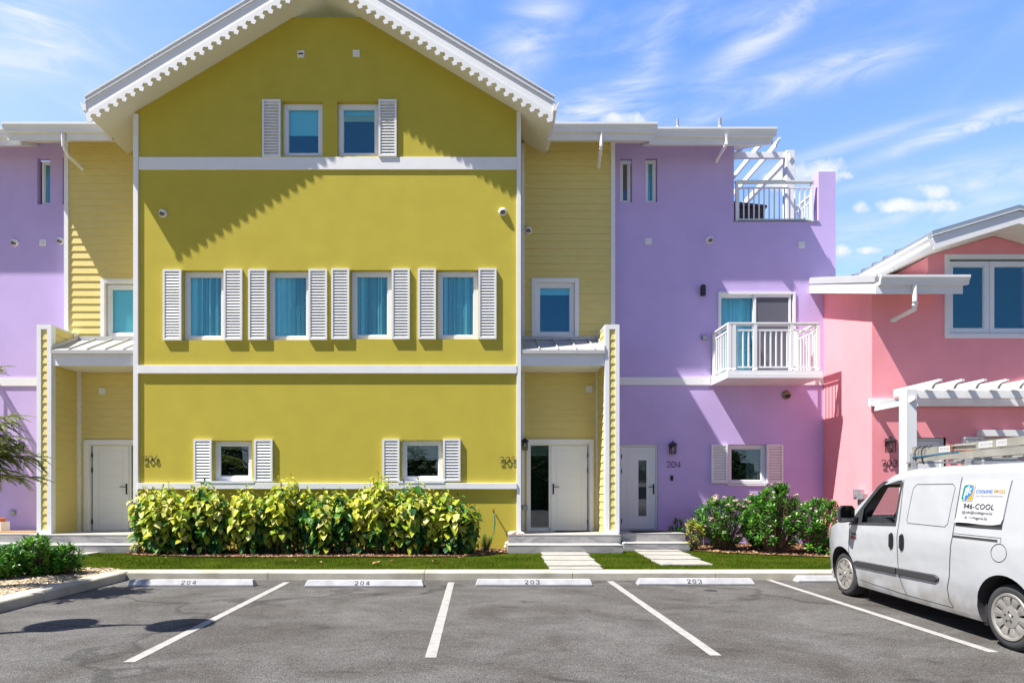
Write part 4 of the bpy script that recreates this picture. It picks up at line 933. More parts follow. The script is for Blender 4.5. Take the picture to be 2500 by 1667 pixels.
# chips
def chips(name, poly, n, mats, smin, smax, z):
    xs = [p[0] for p in poly]; ys = [p[1] for p in poly]; m = MB(); k = 0
    xa, xb = max(min(xs), -9.5), min(max(xs), 10); ya, yb = max(min(ys), -8), max(ys)
    while k < n:
        x, y = random.uniform(xa, xb), random.uniform(ya, yb)
        if not inside(x, y, poly): continue
        k += 1; s = random.uniform(smin, smax); a = random.uniform(0, 6.28); q = Matrix.Rotation(a, 3, 'Z') @ Matrix.Rotation(random.gauss(0, 0.4), 3, 'X') @ Matrix.Rotation(random.gauss(0, 0.4), 3, 'Y')
        c = Vector((x, y, z+s*0.15)); l, w_ = s, s*random.uniform(0.35, 0.8); h = s*0.12
        vs = [tuple(q @ Vector(p)+c) for p in [(-l, -w_, 0), (l, -w_*0.6, 0), (l*0.7, w_, h), (-l*0.8, w_*0.7, h)]]
        m.add(vs, [(0, 1, 2, 3)], random.randrange(len(mats)))
    return tag(m.build(name, mats), 'loose chips scattered over the planting bed', kind='stuff', cat='chips')
MU = [mat('chip_red', (0.30, 0.13, 0.06), 1), mat('chip_brown', (0.17, 0.09, 0.05), 1), mat('chip_tan', (0.45, 0.30, 0.17), 1), mat('chip_dark', (0.07, 0.045, 0.03), 1)]
tag(chips('mulch_chips', bedA, 6500, MU, 0.012, 0.035, ZG+0.022), 'brown bark chips under the yellow-green hedge'); tag(chips('mulch_chips', bedB, 6500, MU, 0.012, 0.035, ZG+0.022), 'red-brown bark chips under the flowering shrubs')
SH_ = [mat('shell_pale', (0.66, 0.58, 0.44), 1), mat('shell_tan', (0.48, 0.36, 0.22), 1), mat('shell_grey', (0.36, 0.31, 0.25), 1)]
tag(chips('gravel_chips', bedC, 7500, SH_, 0.010, 0.026, ZG+0.01), 'pale shell gravel on the planted island by the kerb')
# ------------------------------------------------------------------ porch steps (tiled)
tm = bpy.data.materials.new('grey_veined_tile'); tm.use_nodes = True; t = tm.node_tree; b = t.nodes['Principled BSDF']; b.inputs['Roughness'].default_value = 0.45
geo = t.nodes.new('ShaderNodeNewGeometry')
veins = noise(2.2, 6, 0.6, 1.5, (0.7, 0.7, 3.0)); cr = t.nodes.new('ShaderNodeValToRGB'); t.links.new(veins, cr.inputs[0])
cr.color_ramp.elements[0].position = 0.3; cr.color_ramp.elements[0].color = (0.20, 0.195, 0.20, 1); cr.color_ramp.elements[1].position = 0.68; cr.color_ramp.elements[1].color = (0.38, 0.37, 0.36, 1)
e = cr.color_ramp.elements.new(0.48); e.color = (0.29, 0.285, 0.285, 1); e = cr.color_ramp.elements.new(0.52); e.color = (0.35, 0.335, 0.32, 1)
t.links.new(cr.outputs[0], b.inputs['Base Color'])
M_edg = mat('tile_edge', (0.42, 0.41, 0.385), 0.5, var=(4, 0.08))
def steps(label, x0, x1, yf, yb, lx0, lx1, ylf, group='tiled entrance steps'):
    o = thing('porch_steps', label, 'steps', ((x0+x1)/2, yf, ZG), group)
    m = MB(); m.box(x0, x1, yf, yb, 0.1, ZF-0.012); m.build('platform', tm, o)
    m = MB(); m.box(x0-0.004, x1+0.004, yf-0.006, yb, ZF-0.011, ZF); m.build('platform_top', M_edg, o)
    zl_ = ZF-0.192
    m = MB(); m.box(lx0, lx1, ylf, yf-0.001, 0.1, zl_-0.012); m.build('lower_step', tm, o)
    m = MB(); m.box(lx0-0.004, lx1+0.004, ylf-0.005, yf-0.001, zl_-0.011, zl_); m.build('lower_tread', M_edg, o)
    m = MB(); n = max(1, round((x1-x0)/0.9))
    for k in range(1, n+1):
        xj = x0+k*0.95-0.1
        if xj < x1-0.1: m.box(xj-0.0015, xj+0.0015, yf-0.001, yf+0.01, 0.12, ZF-0.012)
    m.build('grout', mat('grout', (0.62, 0.61, 0.59), 0.9), o)
    return o
steps('long pale grey tiled steps at the 205 porch, two conch shells at their left end', 0.715, 3.29, -0.31, YS+0.2, 0.68, 3.225, -0.84)
steps('short grey tiled steps under the lilac door, half in shade', 3.40, 4.94, 0.17, YL+0.2, 3.36, 4.87, -0.34)
steps('pale tiled steps at the 206 porch behind the left green shrub', px(70, -.31), -7.73, -0.31, YS+0.2, -10.2, -7.62, -0.84)
steps('tiled steps cut by the left edge of the photo below the lilac wall', -12.8, px(69, -.31), -0.05, YL2+0.2, -12.8, -10.25, -0.55)
# plinth beside the left steps
m = MB(); m.box(-7.70, -7.4, -0.03, -0.001, 0.1, ZF-0.03); m.build('plinth', M_yel, yh)
# paving slabs
def slab(label, x0, x1, y0, y1, sk=0.0, group=None):
    m = MB(); z0, z1 = 0.10, ZG+0.03
    p = [(x0+sk, y0), (x1+sk, y0), (x1, y1), (x0, y1)]
    m.prism(p, z0, z1, 'z'); o = m.build('paving_slab', M_pav, None, bevel=0.008); tag(o, label, 'paving slab', group)
ordn = ['topmost', 'second', 'third', 'lowest']
def ZD(y, z=1.39): return z*F/(y-HY)-D0
for k, (ya, yb, xa, xb) in enumerate([(1346.6, 1354, 1327, 1440.6), (1356, 1366.2, 1331, 1453.5), (1367.9, 1379.4, 1338.5, 1467.7), (1382.3, 1387.9, 1344.5, 1473)]):
    Yb, Yf = ZD(ya), ZD(yb)
    slab(f'{ordn[k]} pale slab of the path to the 205 steps, counted from the house'.replace('topmost', 'first').replace('lowest', 'last, thin'), px(xa, Yf), px(xb, Yf), Yf, Yb, group='slabs of the path to the 205 steps')
for k, (ya, yb, xa, xb) in enumerate([(1338.4, 1344.5, 1555, 1665), (1346.4, 1353.3, 1573, 1688), (1355, 1363.8, 1593, 1712), (1365.8, 1376.9, 1617, 1741)]):
    Yb, Yf = ZD(ya), ZD(yb)
    slab(f'{ordn[k]} pale slab of the path to the lilac 204 steps, counted from the house'.replace('topmost', 'first').replace('lowest', 'last, widest'), px(xa, Yf), px(xb, Yf), Yf, Yb, group='slabs of the path to the 204 steps')
slab('pale slab half hidden by the left green shrub below the left steps', px(130, ZD(1351)), px(222, ZD(1351)), ZD(1352), ZD(1346))
# ------------------------------------------------------------------ wheel stops with stencilled numbers
def ribbon(mb, pts, w_, mp):
    """flat stroke; pts 2D; mp maps (a,b)->3D"""
    P = [Vector((p[0], p[1])) for p in pts]
    L_, R_ = [], []
    for i, p in enumerate(P):
        d = (P[min(i+1, len(P)-1)]-P[max(i-1, 0)]).normalized(); n_ = Vector((-d.y, d.x))*w_/2; L_.append(p+n_); R_.append(p-n_)
    vs = [mp(*q) for q in L_]+[mp(*q) for q in R_]; n = len(P)
    for i in range(n-1):
        a, b_, c, d = vs[i], vs[i+1], vs[n+i+1], vs[n+i]
        mb.add([d, c, b_, a], [(0, 1, 2, 3)])
ST = {'2': [[(0.05, 1.15), (0.15, 1.38), (0.42, 1.5)], [(0.58, 1.5), (0.88, 1.36), (0.95, 1.12), (0.8, 0.8), (0.5, 0.45), (0.12, 0.0)], [(0.25, 0.07), (1.0, 0.07)]],
      '0': [[(0.42, 1.48), (0.18, 1.3), (0.06, 0.75), (0.18, 0.2), (0.42, 0.02)], [(0.58, 1.48), (0.82, 1.3), (0.94, 0.75), (0.82, 0.2), (0.58, 0.02)]],
      '3': [[(0.05, 1.2), (0.2, 1.42), (0.42, 1.5)], [(0.58, 1.48), (0.85, 1.3), (0.88, 1.05), (0.72, 0.86), (0.5, 0.8)], [(0.62, 0.72), (0.9, 0.6), (0.94, 0.35), (0.8, 0.1), (0.58, 0.02)], [(0.42, 0.0), (0.2, 0.08), (0.05, 0.3)]],
      '4': [[(0.62, 1.5), (0.1, 0.5), (0.1, 0.4), (0.62, 0.4)], [(0.76, 0.0), (0.76, 1.4)], [(0.84, 0.4), (1.02, 0.4)]]}
def wheel_stop(label, x0, x1, Yf, num):
    o = thing('wheel_stop', label, 'wheel stop', ((x0+x1)/2, Yf+0.08, 0), 'white concrete wheel stops')
    h, d, lip, t_ = 0.105, 0.19, 0.03, 0.055
    # cross-section: short vertical lip, sloping face, flat top; sloping ends
    m = MB(); e = 0.035
    q = [(Yf, 0.0, 0), (Yf, lip, 0.006), (Yf+0.055, h, e), (Yf+d-0.055, h, e), (Yf+d, lip, 0.006), (Yf+d, 0.0, 0)]
    vs = [(x0+c, a, b_) for a, b_, c in q]+[(x1-c, a, b_) for a, b_, c in q]; n = len(q)
    fs = [(i, i+n, (i+1) % n+n, (i+1) % n) for i in range(n)]+[tuple(reversed(range(n))), tuple(range(n, 2*n))]
    fs = [tuple(reversed(f)) for f in fs]
    m.add(vs, fs); m.build('block', M_stp, o, bevel=0.008, fix=True)
    if num:
        k = MB(); ca = 0.055/math.hypot(0.055, h-lip); sa = (h-lip)/math.hypot(0.055, h-lip); s = 0.068/1.5; wd = s*1.05; cx = (x0+x1)/2-0.15
        for ch in num:
            for stt in ST[ch]:
                def mp(a, b_, cx=cx): 
                    v_ = 0.008+b_; return (cx+a, Yf+v_*ca-0.0025*sa, lip+v_*sa+0.0025*ca)
                ribbon(k, [(p[0]*wd*1.15, p[1]*s) for p in stt], 0.0135, mp)
            cx += wd*1.9
        k.build('stencilled_number', M_ink, o)
for (a, b_, yb, num, lb) in [(308.5, 619, 1431.8, '204', 'leftmost wheel stop, stencilled 204, beside the kerb corner'), (742, 1034.7, 1433.3, '204', 'wheel stop stencilled 204 in front of the hedge middle'), (1161, 1447.7, 1430.8, '203', 'wheel stop stencilled 203 in front of the 205 slab path'), (1558.5, 1844, 1428.8, '203', 'wheel stop stencilled 203 nearest the white van'), (1948.7, 2236, 1421.5, None, 'wheel stop partly hidden behind the van front wheel')]:
    D = EYE*F/(yb-HY); wheel_stop(lb, (a-CX)*D/F, (b_-CX)*D/F, D-D0, num)
# small cover plate in the asphalt
m = MB(); gxx = gx(1735, 1441.3); m.lathe([(0.001, 0.008), (0.085, 0.008), (0.10, 0.0)], (gxx[0], gxx[1], 0), (0, 0, 1), 20); tag(m.build('valve_cover', mat('dark_iron', (0.03, 0.027, 0.025), 0.8)), 'small dark iron cover set in the asphalt below the right 203 wheel stop', 'cover')
# ------------------------------------------------------------------ doormats, shells, hose, pipes
m = MB(); m.box(px(1546, .5), px(1637, .5), 0.42, 0.92, ZF+0.001, ZF+0.016); tag(m.build('doormat', M_mat, None, bevel=0.005), 'dark brown mat on the tiled step of the lilac door', 'doormat', 'doormats')
m = MB(); m.box(px(1357, .75), px(1441, .75), 0.6, 0.98, ZF+0.001, ZF+0.014); tag(m.build('doormat', M_mat, None, bevel=0.005), 'thin dark mat at the foot of the white 205 door', 'doormat', 'doormats')
m = MB(); m.box(px(-40, .4), px(88, .4), 0.30, 0.75, ZF+0.001, ZF+0.02); tag(m.build('doormat', M_cor, None, bevel=0.005), 'orange-brown coir mat at the left photo edge', 'doormat', 'doormats')
pt = thing('planter_box', 'white planter box with terracotta pot at the left photo edge', 'planter', (px(-5, .8), 0.85, ZF))
m = MB(); m.box(px(-30, .8), px(9.5, .8), 0.7, 1.0, ZF+0.001, ZF+0.24); m.build('box', M_wht, pt)
m = MB(); m.lathe([(0.001, 0), (0.10, 0), (0.12, 0.06), (0.135, 0.06), (0.135, 0.09), (0.001, 0.08)], (px(-4, .8), 0.85, ZF+0.2401), (0, 0, 1), 20); m.build('pot', M_ter, pt)
M_she = mat('conch_shell', (0.78, 0.70, 0.62), 0.5, bump=(40, 0.4, 0.01), var=(14, 0.3)); M_shp = mat('conch_lip', (0.75, 0.42, 0.28), 0.35)
def conch(label, x, y, s, rz, tilt):
    o = thing('conch_shell', label, 'shell', (x, y, ZF+0.001), 'conch shells on the 205 step')
    m = MB(); Rm = Matrix.Rotation(rz, 3, 'Z') @ Matrix.Rotation(tilt, 3, 'Y')
    def T(p): return tuple(Rm @ Vector(p)*s+Vector((x, y, ZF+0.30*s)))
    rings = []; n = 18; K = 26
    for i in range(n+1):
        u = i/n; xx = -1.0+2.0*u; r = 0.42*math.sin(math.pi*min(1, u**0.75))**0.8+0.02
        ring = []
        for k in range(K):
            a = 2*math.pi*k/K; kn = 1+0.45*max(0, math.sin(a*4+u*9))**6*math.exp(-((u-0.62)/0.13)**2)*1.3+0.10*math.sin(u*30)*(u > 0.6)
            fl = 1+0.7*math.exp(-((a-4.2)/0.5)**2)*math.exp(-((u-0.4)/0.28)**2)
            ring.append(T((xx, r*kn*fl*math.cos(a), r*kn*fl*math.sin(a)*0.8)))
        rings += ring
    fs = [(i*K+k, i*K+(k+1) % K, (i+1)*K+(k+1) % K, (i+1)*K+k) for i in range(n) for k in range(K)]
    m.add(rings, fs); m.build('whorl', M_she, o, smooth=True)
    q = MB(); pts = []
    for i in range(9):
        u = i/8; a0 = (-0.6+1.2*u, -0.38-0.12*math.sin(math.pi*u), -0.22); b0 = (-0.55+1.1*u, -0.66-0.25*math.sin(math.pi*u), -0.12+0.1*math.sin(math.pi*u)); pts += [T(a0), T(b0)]
    q.add(pts, [(2*i, 2*i+1, 2*i+3, 2*i+2) for i in range(8)]); q.build('lip', M_shp, o, smooth=True)
conch('large spiky conch shell with orange lip at the left end of the 205 steps', px(1251.5, -.2), -0.2, 0.125, 0.3, -0.15)
conch('smaller white conch shell lying right of the spiky one on the 205 steps', px(1272, -.12), -0.1, 0.10, -0.5, 0.1)
hx, hz = px(1205, 0), pz(1247, 0)
gh = thing('garden_hose', 'green hose hanging from the brass tap right of the hedge', 'hose', (hx, -0.1, 0.16))
m = MB(); m.tube([(hx, -0.13, hz-0.03), (hx+0.02, -0.16, hz-0.12), (hx+0.025, -0.18, hz-0.3), (hx+0.0, -0.2, hz-0.5), (hx-0.06, -0.22, hz-0.68), (hx-0.14, -0.25, hz-0.88), (hx-0.3, -0.35, 0.2)], 0.013, 8); m.build('tube', mat('hose_green', (0.02, 0.13, 0.07), 0.4), gh, smooth=True)
m = MB(); m.tube([(hx, -0.02, hz), (hx, -0.17, hz+0.0)], 0.016, 8); m.tube([(hx, -0.13, hz+0.01), (hx, -0.13, hz-0.05)], 0.02, 8); m.lathe([(0.035, 0), (0.035, 0.012), (0.001, 0.012)], (hx, -0.15, hz+0.035), (0, 0, 1), 10); m.tube([(hx, -.15, hz), (hx, -.15, hz+0.04)], 0.008, 6); m.build('wall_tap', mat('brass', (0.30, 0.12, 0.06), 0.4, 0.6), yh)
def elbow(label, x, y, s=1):
    m = MB(); m.tube([(x+s*0.10, y, 0.32), (x+s*0.04, y, 0.32), (x+s*0.008, y, 0.30), (x, y, 0.26), (x, y, 0.12)], 0.024, 10); m.tube([(x, y, 0.24), (x, y, 0.2)], 0.030, 10)
    tag(m.build('drain_pipe', M_met, None, smooth=True), label, 'pipe', 'white drain pipes at the steps')
elbow('white drain pipe elbow at the left end of the 205 steps', 0.65, -0.2, 1)
elbow('white drain pipe between the 205 and 204 steps', 3.335, -0.28, 1)
# fallen leaves
FL = mat('dry_leaf', (0.42, 0.26, 0.12), 0.9)
vs0 = [(-0.06, 0, 0.0), (-0.02, 0.03, 0.025), (0.03, 0.025, 0.02), (0.07, 0, 0.03), (0.03, -0.028, 0.02), (-0.02, -0.03, 0.02), (0, 0, 0.006)]
me = MB().add(vs0, [(0, 5, 6), (0, 6, 1), (1, 6, 2), (2, 6, 3), (3, 6, 4), (4, 6, 5)]).build('fallen_leaf', FL)
spots = [(720, 1372), (735, 1369), (782, 1375), (918, 1378), (960, 1372), (1062, 1373), (1120, 1365), (1128, 1363), (868, 1364), (400, 1365)]
for i, (x, y) in enumerate(spots):
    o = me if i == 0 else me.copy()
    if i: COL.objects.link(o)
    D = 1.40*F/(y-HY); o.location = ((x-CX)*D/F, D-D0, ZG+0.035); o.rotation_euler = (random.uniform(-.3, .3), random.uniform(-.3, .3), random.uniform(0, 6)); o.scale = (random.uniform(.9, 1.6),)*3
    tag(o, 'curled dry brown leaf fallen on the lawn in front of the hedge', 'fallen leaf', 'dry leaves on the lawn before the hedge')
# street lamp out of frame whose shadow crosses the bays
sp_ = thing('street_lamp', 'twin headed disc street lamp whose round shadows fall on the left bays', 'street lamp', (-7.0, -8.5, 0.1))
bxl, byl = -4.06-4.6*0.5936, -7.5-4.6*0.2283
m = MB(); m.tube([(bxl, byl, 0.1), (bxl, byl, 4.6)], [0.07, 0.045], 12); m.build('pole', M_blk, sp_)
for s in (-1, 1):
    m = MB(); m.lathe([(0.001, 0.06), (0.12, 0.05), (0.36, 0.0), (0.36, -0.03), (0.001, -0.04)], (bxl+s*0.68, byl+s*0.0, 4.6), (0, 0, 1), 28); m.build('lamp_head', M_blk, sp_)
m = MB(); m.tube([(bxl-0.68, byl, 4.6), (bxl+0.68, byl, 4.6)], 0.03, 8); m.build('arm', M_blk, sp_)
# ================================================================== WHITE VAN
# local frame: x forward from the rear axle, y to the van's left (towards the viewer), z up
h_ang = math.atan2(0.997, 0.0764)
nl = Vector((-math.sin(h_ang), math.cos(h_ang), 0))
vo_ = Vector((5.138, -8.62, 0))-nl*0.86
van = thing('delivery_van', 'white delivery van with cooling company sign, parked nose-in at the right', 'van', tuple(vo_), rz=h_ang)
WL[van.name] = Vector((0, 0, 0))        # its parts are written in local coordinates
def interp(tab, u):
    if u <= tab[0][0]: return tab[0][1]
    for (a, va), (b_, vb) in zip(tab[:-1], tab[1:]):
        if u <= b_:
            s = (u-a)/(b_-a); return va+(vb-va)*s
    return tab[-1][1]
def sm(tab):
    us = np.array([p[0] for p in tab]); vs_ = np.array([p[1] for p in tab]); X = np.linspace(us[0], us[-1], 400); Yv = np.interp(X, us, vs_); k = np.ones(9)/9
    Yp = np.pad(Yv, 4, mode='edge'); Yv = np.convolve(Yp, k, 'valid'); return lambda u: float(np.interp(u, X, Yv))
ZT = sm([(-.84, 1.60), (-.82, 1.71), (-.72, 1.79), (-.4, 1.825), (0, 1.835), (1.2, 1.84), (1.8, 1.825), (2.15, 1.77), (2.45, 1.63), (2.75, 1.42), (3.05, 1.23), (3.22, 1.14), (3.4, 1.09), (3.65, 1.02), (3.83, .92), (3.93, .80), (3.98, .62), (4.0, .50)])
HWD = sm([(-.84, .84), (-.78, .885), (-.6, .905), (0, .915), (3.0, .915), (3.3, .90), (3.55, .86), (3.75, .79), (3.88, .69), (3.96, .56), (4.0, .44)])
PT = [(0.18, .93), (.25, .955), (.35, .972), (.42, .972), (.5, .985), (.62, .990), (.8, 1.0), (.95, 1.0), (1.03, .988), (1.10, .972), (1.2, .952), (1.35, .922), (1.5, .888), (1.62, .858), (1.68, .838), (1.72, .815), (1.78, .77)]
def side(u, z): return HWD(u)*interp(PT, z)
def arch(u):     # flared wheel arches
    return 0.022*(math.exp(-(((u-3.105)/0.42)**4))+math.exp(-((u/0.42)**4)))
zs_s = [0.20, .25, .3, .36, .42, .5, .58, .66, .75, .84, .93, .98, 1.03, 1.08, 1.14, 1.22, 1.3, 1.4, 1.5, 1.6]
def section(u):
    zt = ZT(u); rr = 0.16 if zt > 1.3 else 0.10
    zsh = zt-rr; pts = []
    n = len(zs_s)
    zl = 0.20 if u < 3.3 else 0.20-0.0*(u-3.3)
    for z in zs_s:
        zz = zl+(z-0.20)/(1.6-0.20)*(zsh-zl) if zsh < 1.6 else z
        if zsh >= 1.6: zz = z
        b_ = side(u, min(zz, 1.68)) + arch(u)*math.exp(-((zz-0.55)/0.28)**4)*(zz < 0.95)
        pts.append((b_, zz))
    if zsh > 1.6: pts.append((side(u, zsh), zsh))
    else: pts.append((side(u, zsh)-0.002, zsh+0.002))
    y0 = pts[-1][0]; z0 = pts[-1][1]
    for k in range(1, 8):
        a = k/7*math.pi/2
        pts.append((y0*(1-0.18)+y0*0.18*math.cos(a)-(0.0), z0+(zt-0.018-z0)*math.sin(a)))
    yq = pts[-1][0]
    for f in (0.75, 0.5, 0.25, 0.0): pts.append((yq*f, zt-0.018*f*f))
    return pts
us = sorted(set([-.84, -.83, -.81, -.78, -.72]+[round(-.66+i*0.083, 3) for i in range(55)]+[3.93, 3.96, 3.985, 4.0]))
secs = [section(u) for u in us]; ns = len(secs[0])
vs = []
for u, s in zip(us, secs):
    vs += [(u, y, z) for y, z in s]+[(u, -y, z) for y, z in reversed(s[:-1])]
nr = 2*ns-1; fs = []
for i in range(len(us)-1):
    for k in range(nr): fs.append((i*nr+k, i*nr+(k+1) % nr, (i+1)*nr+(k+1) % nr, (i+1)*nr+k))
fs.append(tuple(range(nr))); fs.append(tuple(reversed(range((len(us)-1)*nr, len(us)*nr))))
# paint with road dirt on the lowest panels
vm = bpy.data.materials.new('van_white_paint'); vm.use_nodes = True; t = vm.node_tree; b = t.nodes['Principled BSDF']; b.inputs['Roughness'].default_value = 0.25; b.inputs['Coat Weight'].default_value = 0.6; b.inputs['Coat Roughness'].default_value = 0.08
tcx = t.nodes.new('ShaderNodeTexCoord'); spx = t.nodes.new('ShaderNodeSeparateXYZ'); t.links.new(tcx.outputs['Object'], spx.inputs[0])
nz = t.nodes.new('ShaderNodeTexNoise'); nz.inputs['Scale'].default_value = 4; nz.inputs['Detail'].default_value = 6; t.links.new(tcx.outputs['Object'], nz.inputs['Vector'])
def mrn(v, a, b_, c, d):
    n = t.nodes.new('ShaderNodeMapRange'); n.interpolation_type = 'SMOOTHSTEP'; t.links.new(v, n.inputs[0])
    for i, x in enumerate((a, b_, c, d)): n.inputs[1+i].default_value = x
    return n.outputs[0]
ad = t.nodes.new('ShaderNodeMath'); ad.operation = 'MULTIPLY'; t.links.new(mrn(spx.outputs[2], 0.2, 0.62, 1, 0), ad.inputs[0]); t.links.new(mrn(nz.outputs[0], 0.3, 0.7, 0.15, 1.0), ad.inputs[1])
mxx = t.nodes.new('ShaderNodeMix'); mxx.data_type = 'RGBA'; t.links.new(ad.outputs[0], mxx.inputs[0]); mxx.inputs[6].default_value = (0.41, 0.425, 0.45, 1); mxx.inputs[7].default_value = (0.24, 0.225, 0.21, 1); t.links.new(mxx.outputs[2], b.inputs['Base Color'])
dn = t.nodes.new('ShaderNodeTexNoise'); dn.inputs['Scale'].default_value = 1.6; dn.inputs['Detail'].default_value = 2; t.links.new(tcx.outputs['Object'], dn.inputs['Vector'])
dbp = t.nodes.new('ShaderNodeBump'); dbp.inputs['Strength'].default_value = 0.6; dbp.inputs['Distance'].default_value = 0.06; t.links.new(dn.outputs[0], dbp.inputs['Height']); t.links.new(dbp.outputs[0], b.inputs['Normal'])
M_vdk = mat('van_interior', (0.03, 0.03, 0.035), 0.8); M_vbl = mat('black_rubber_trim', (0.035, 0.036, 0.04), 0.6); M_tyr = mat('tyre_rubber', (0.035, 0.035, 0.038), 0.85, bump=(40, 0.3, 0.01), var=(3, .3))
M_hub = mat('hubcap_silver', (0.30, 0.29, 0.27), 0.45, 0.3, var=(5, 0.15)); M_gap = mat('panel_gap', (0.03, 0.03, 0.03), 0.9)
bm_ = MB(); bm_.add(vs, fs); body = bm_.build('body', [vm, M_vdk], van, smooth=True, local=True, fix=True)
def cutter(fn):
    m = MB(); fn(m); m.m = [1]*len(m.f); o = m.build('cut', [vm, M_vdk], None, local=True, fix=True); o.parent = van; return o
cuts = []
for uc in (0.0, 3.105):
    for s in (1, -1):
        def f(m, uc=uc, s=s): 
            pr = [(0.0005, 0.50), (0.385, 0.50), (0.385, 1.2), (0.0005, 1.2)]
            m.lathe(pr, (uc, 0, 0.335), (0, s, 0), 40)
        cuts.append(cutter(f))
WP = [(1.84, 1.125), (2.80, 1.085), (2.72, 1.17), (2.33, 1.56), (2.24, 1.61), (1.90, 1.62), (1.87, 1.58)]
def f(m):
    m.prism([(p[0], p[1]) for p in WP], -1.2, 1.2, 'y')
cuts.append(cutter(f))
def f(m):
    m.prism([(1.95, 1.14), (3.10, 1.14), (3.22, 1.32), (2.56, 1.74), (2.30, 1.575), (1.95, 1.575)], -0.70, 0.70, 'y')
cuts.append(cutter(f))
bpy.context.view_layer.update()
for c in cuts:
    md = body.modifiers.new('b', 'BOOLEAN'); md.operation = 'DIFFERENCE'; md.solver = 'EXACT'; md.object = c
bpy.context.view_layer.update(); dg = bpy.context.evaluated_depsgraph_get()
nm = bpy.data.meshes.new_from_object(body.evaluated_get(dg)); body.modifiers.clear(); body.data = nm
for c in cuts: bpy.data.objects.remove(c)
ed = body.modifiers.new('weighted', 'WEIGHTED_NORMAL'); ed.keep_sharp = True
try: nm.set_sharp_from_angle(angle=R(38))
except Exception: pass
# helpers for strips that follow the side skin (s=+1 viewer side)
def skin(u, z, off=0.004, s=1): return (u, s*(side(u, z)+arch(u)*math.exp(-((z-0.55)/0.28)**4)*(z < 0.95)+off), z)
def strip(mb, pts, w_, off=0.003, s=1, m=None, sub=8):
    P = []
    for a, b_ in zip(pts[:-1], pts[1:]):
        for k in range(sub): P.append((a[0]+(b_[0]-a[0])*k/sub, a[1]+(b_[1]-a[1])*k/sub))
    P.append(pts[-1]); n = len(P); V = []
    for i, p in enumerate(P):
        q0, q1 = P[max(i-1, 0)], P[min(i+1, n-1)]; d = Vector((q1[0]-q0[0], q1[1]-q0[1])).normalized(); nn = (-d.y*w_/2, d.x*w_/2)
        V += [skin(p[0]+nn[0], p[1]+nn[1], off, s), skin(p[0]-nn[0], p[1]-nn[1], off, s)]
    mb.add(V, [(2*i, 2*i+1, 2*i+3, 2*i+2) for i in range(n-1)], m)
def patch(mb, pts, off, s=1, m=None, thick=0.0, nz_=10):
    """filled polygon on the skin, cut in horizontal slices"""
    z0, z1 = min(p[1] for p in pts), max(p[1] for p in pts); n = nz_
    for k in range(n):
        a, b_ = z0+(z1-z0)*k/n, z0+(z1-z0)*(k+1)/n
        q = clip(clip(list(pts), 0, 1, b_), 0, -1, -a)
        if len(q) >= 3: mb.add([skin(p[0], p[1], off, s) for p in q], [list(range(len(q)))], m)
for s in (1, -1):
    m = MB()
    # black window surround: ring between outer outline and the opening
    out = [(1.80, 1.09), (2.93, 1.045), (2.78, 1.20), (2.37, 1.60), (2.27, 1.655), (1.87, 1.665), (1.835, 1.62)]
    n = len(out)
    for i in range(n):
        j = (i+1) % n; K = 6
        for k in range(K):
            f0, f1 = k/K, (k+1)/K
            qa = [(out[i][0]+(out[j][0]-out[i][0])*f, out[i][1]+(out[j][1]-out[i][1])*f) for f in (f0, f1)]; qb = [(WP[i][0]+(WP[j][0]-WP[i][0])*f, WP[i][1]+(WP[j][1]-WP[i][1])*f) for f in (f0, f1)]
            m.add([skin(*qa[0], 0.004, s), skin(*qa[1], 0.004, s), skin(*qb[1], 0.002, s), skin(*qb[0], 0.002, s)], [(0, 1, 2, 3)])
    # quarter-light bar and A-pillar infill
    patch(m, [(2.60, 1.095), (2.80, 1.088), (2.72, 1.17), (2.60, 1.29)], 0.003, s)
    m.build('window_surround', M_vbl, body, local=True)
    g = MB(); patch(g, WP, -0.012, s, nz_=6); g.build('side_window', glass('car_glass', (0.80, 0.86, 0.86), -0.01, ior=1.18) if 'car_glass' not in MATS else MATS['car_glass'], body, local=True)
# cab contents seen through the glass
m = MB()
for y in (0.38, -0.38):
    m.prism([(1.80, 1.0), (2.05, 1.0), (2.02, 1.22), (1.88, 1.30), (1.80, 1.26)], y-0.22, y+0.22, 'y')
    pr = [(1.85, 1.34), (1.93, 1.33), (1.97, 1.42), (1.96, 1.55), (1.90, 1.59), (1.84, 1.56), (1.82, 1.44)]
    m.prism(pr, y-0.13, y+0.13, 'y'); m.tube([(1.88, y-0.05, 1.28), (1.90, y-0.05, 1.35)], 0.01, 6); m.tube([(1.88, y+0.05, 1.28), (1.90, y+0.05, 1.35)], 0.01, 6)
m.build('seat', M_vbl, van, local=True, bevel=0.02)
m = MB(); m.tube([(2.42+0.09*math.cos(a)*0.5, 0.38+0.18*math.sin(a), 1.14+0.15*math.cos(a)) for a in [k*math.pi/8 for k in range(-4, 5)]], 0.013, 6); m.prism([(2.45, 1.07), (2.85, 1.07), (2.78, 1.16), (2.5, 1.17)], -0.8, 0.8, 'y'); m.build('dashboard', M_vdk, van, local=True)
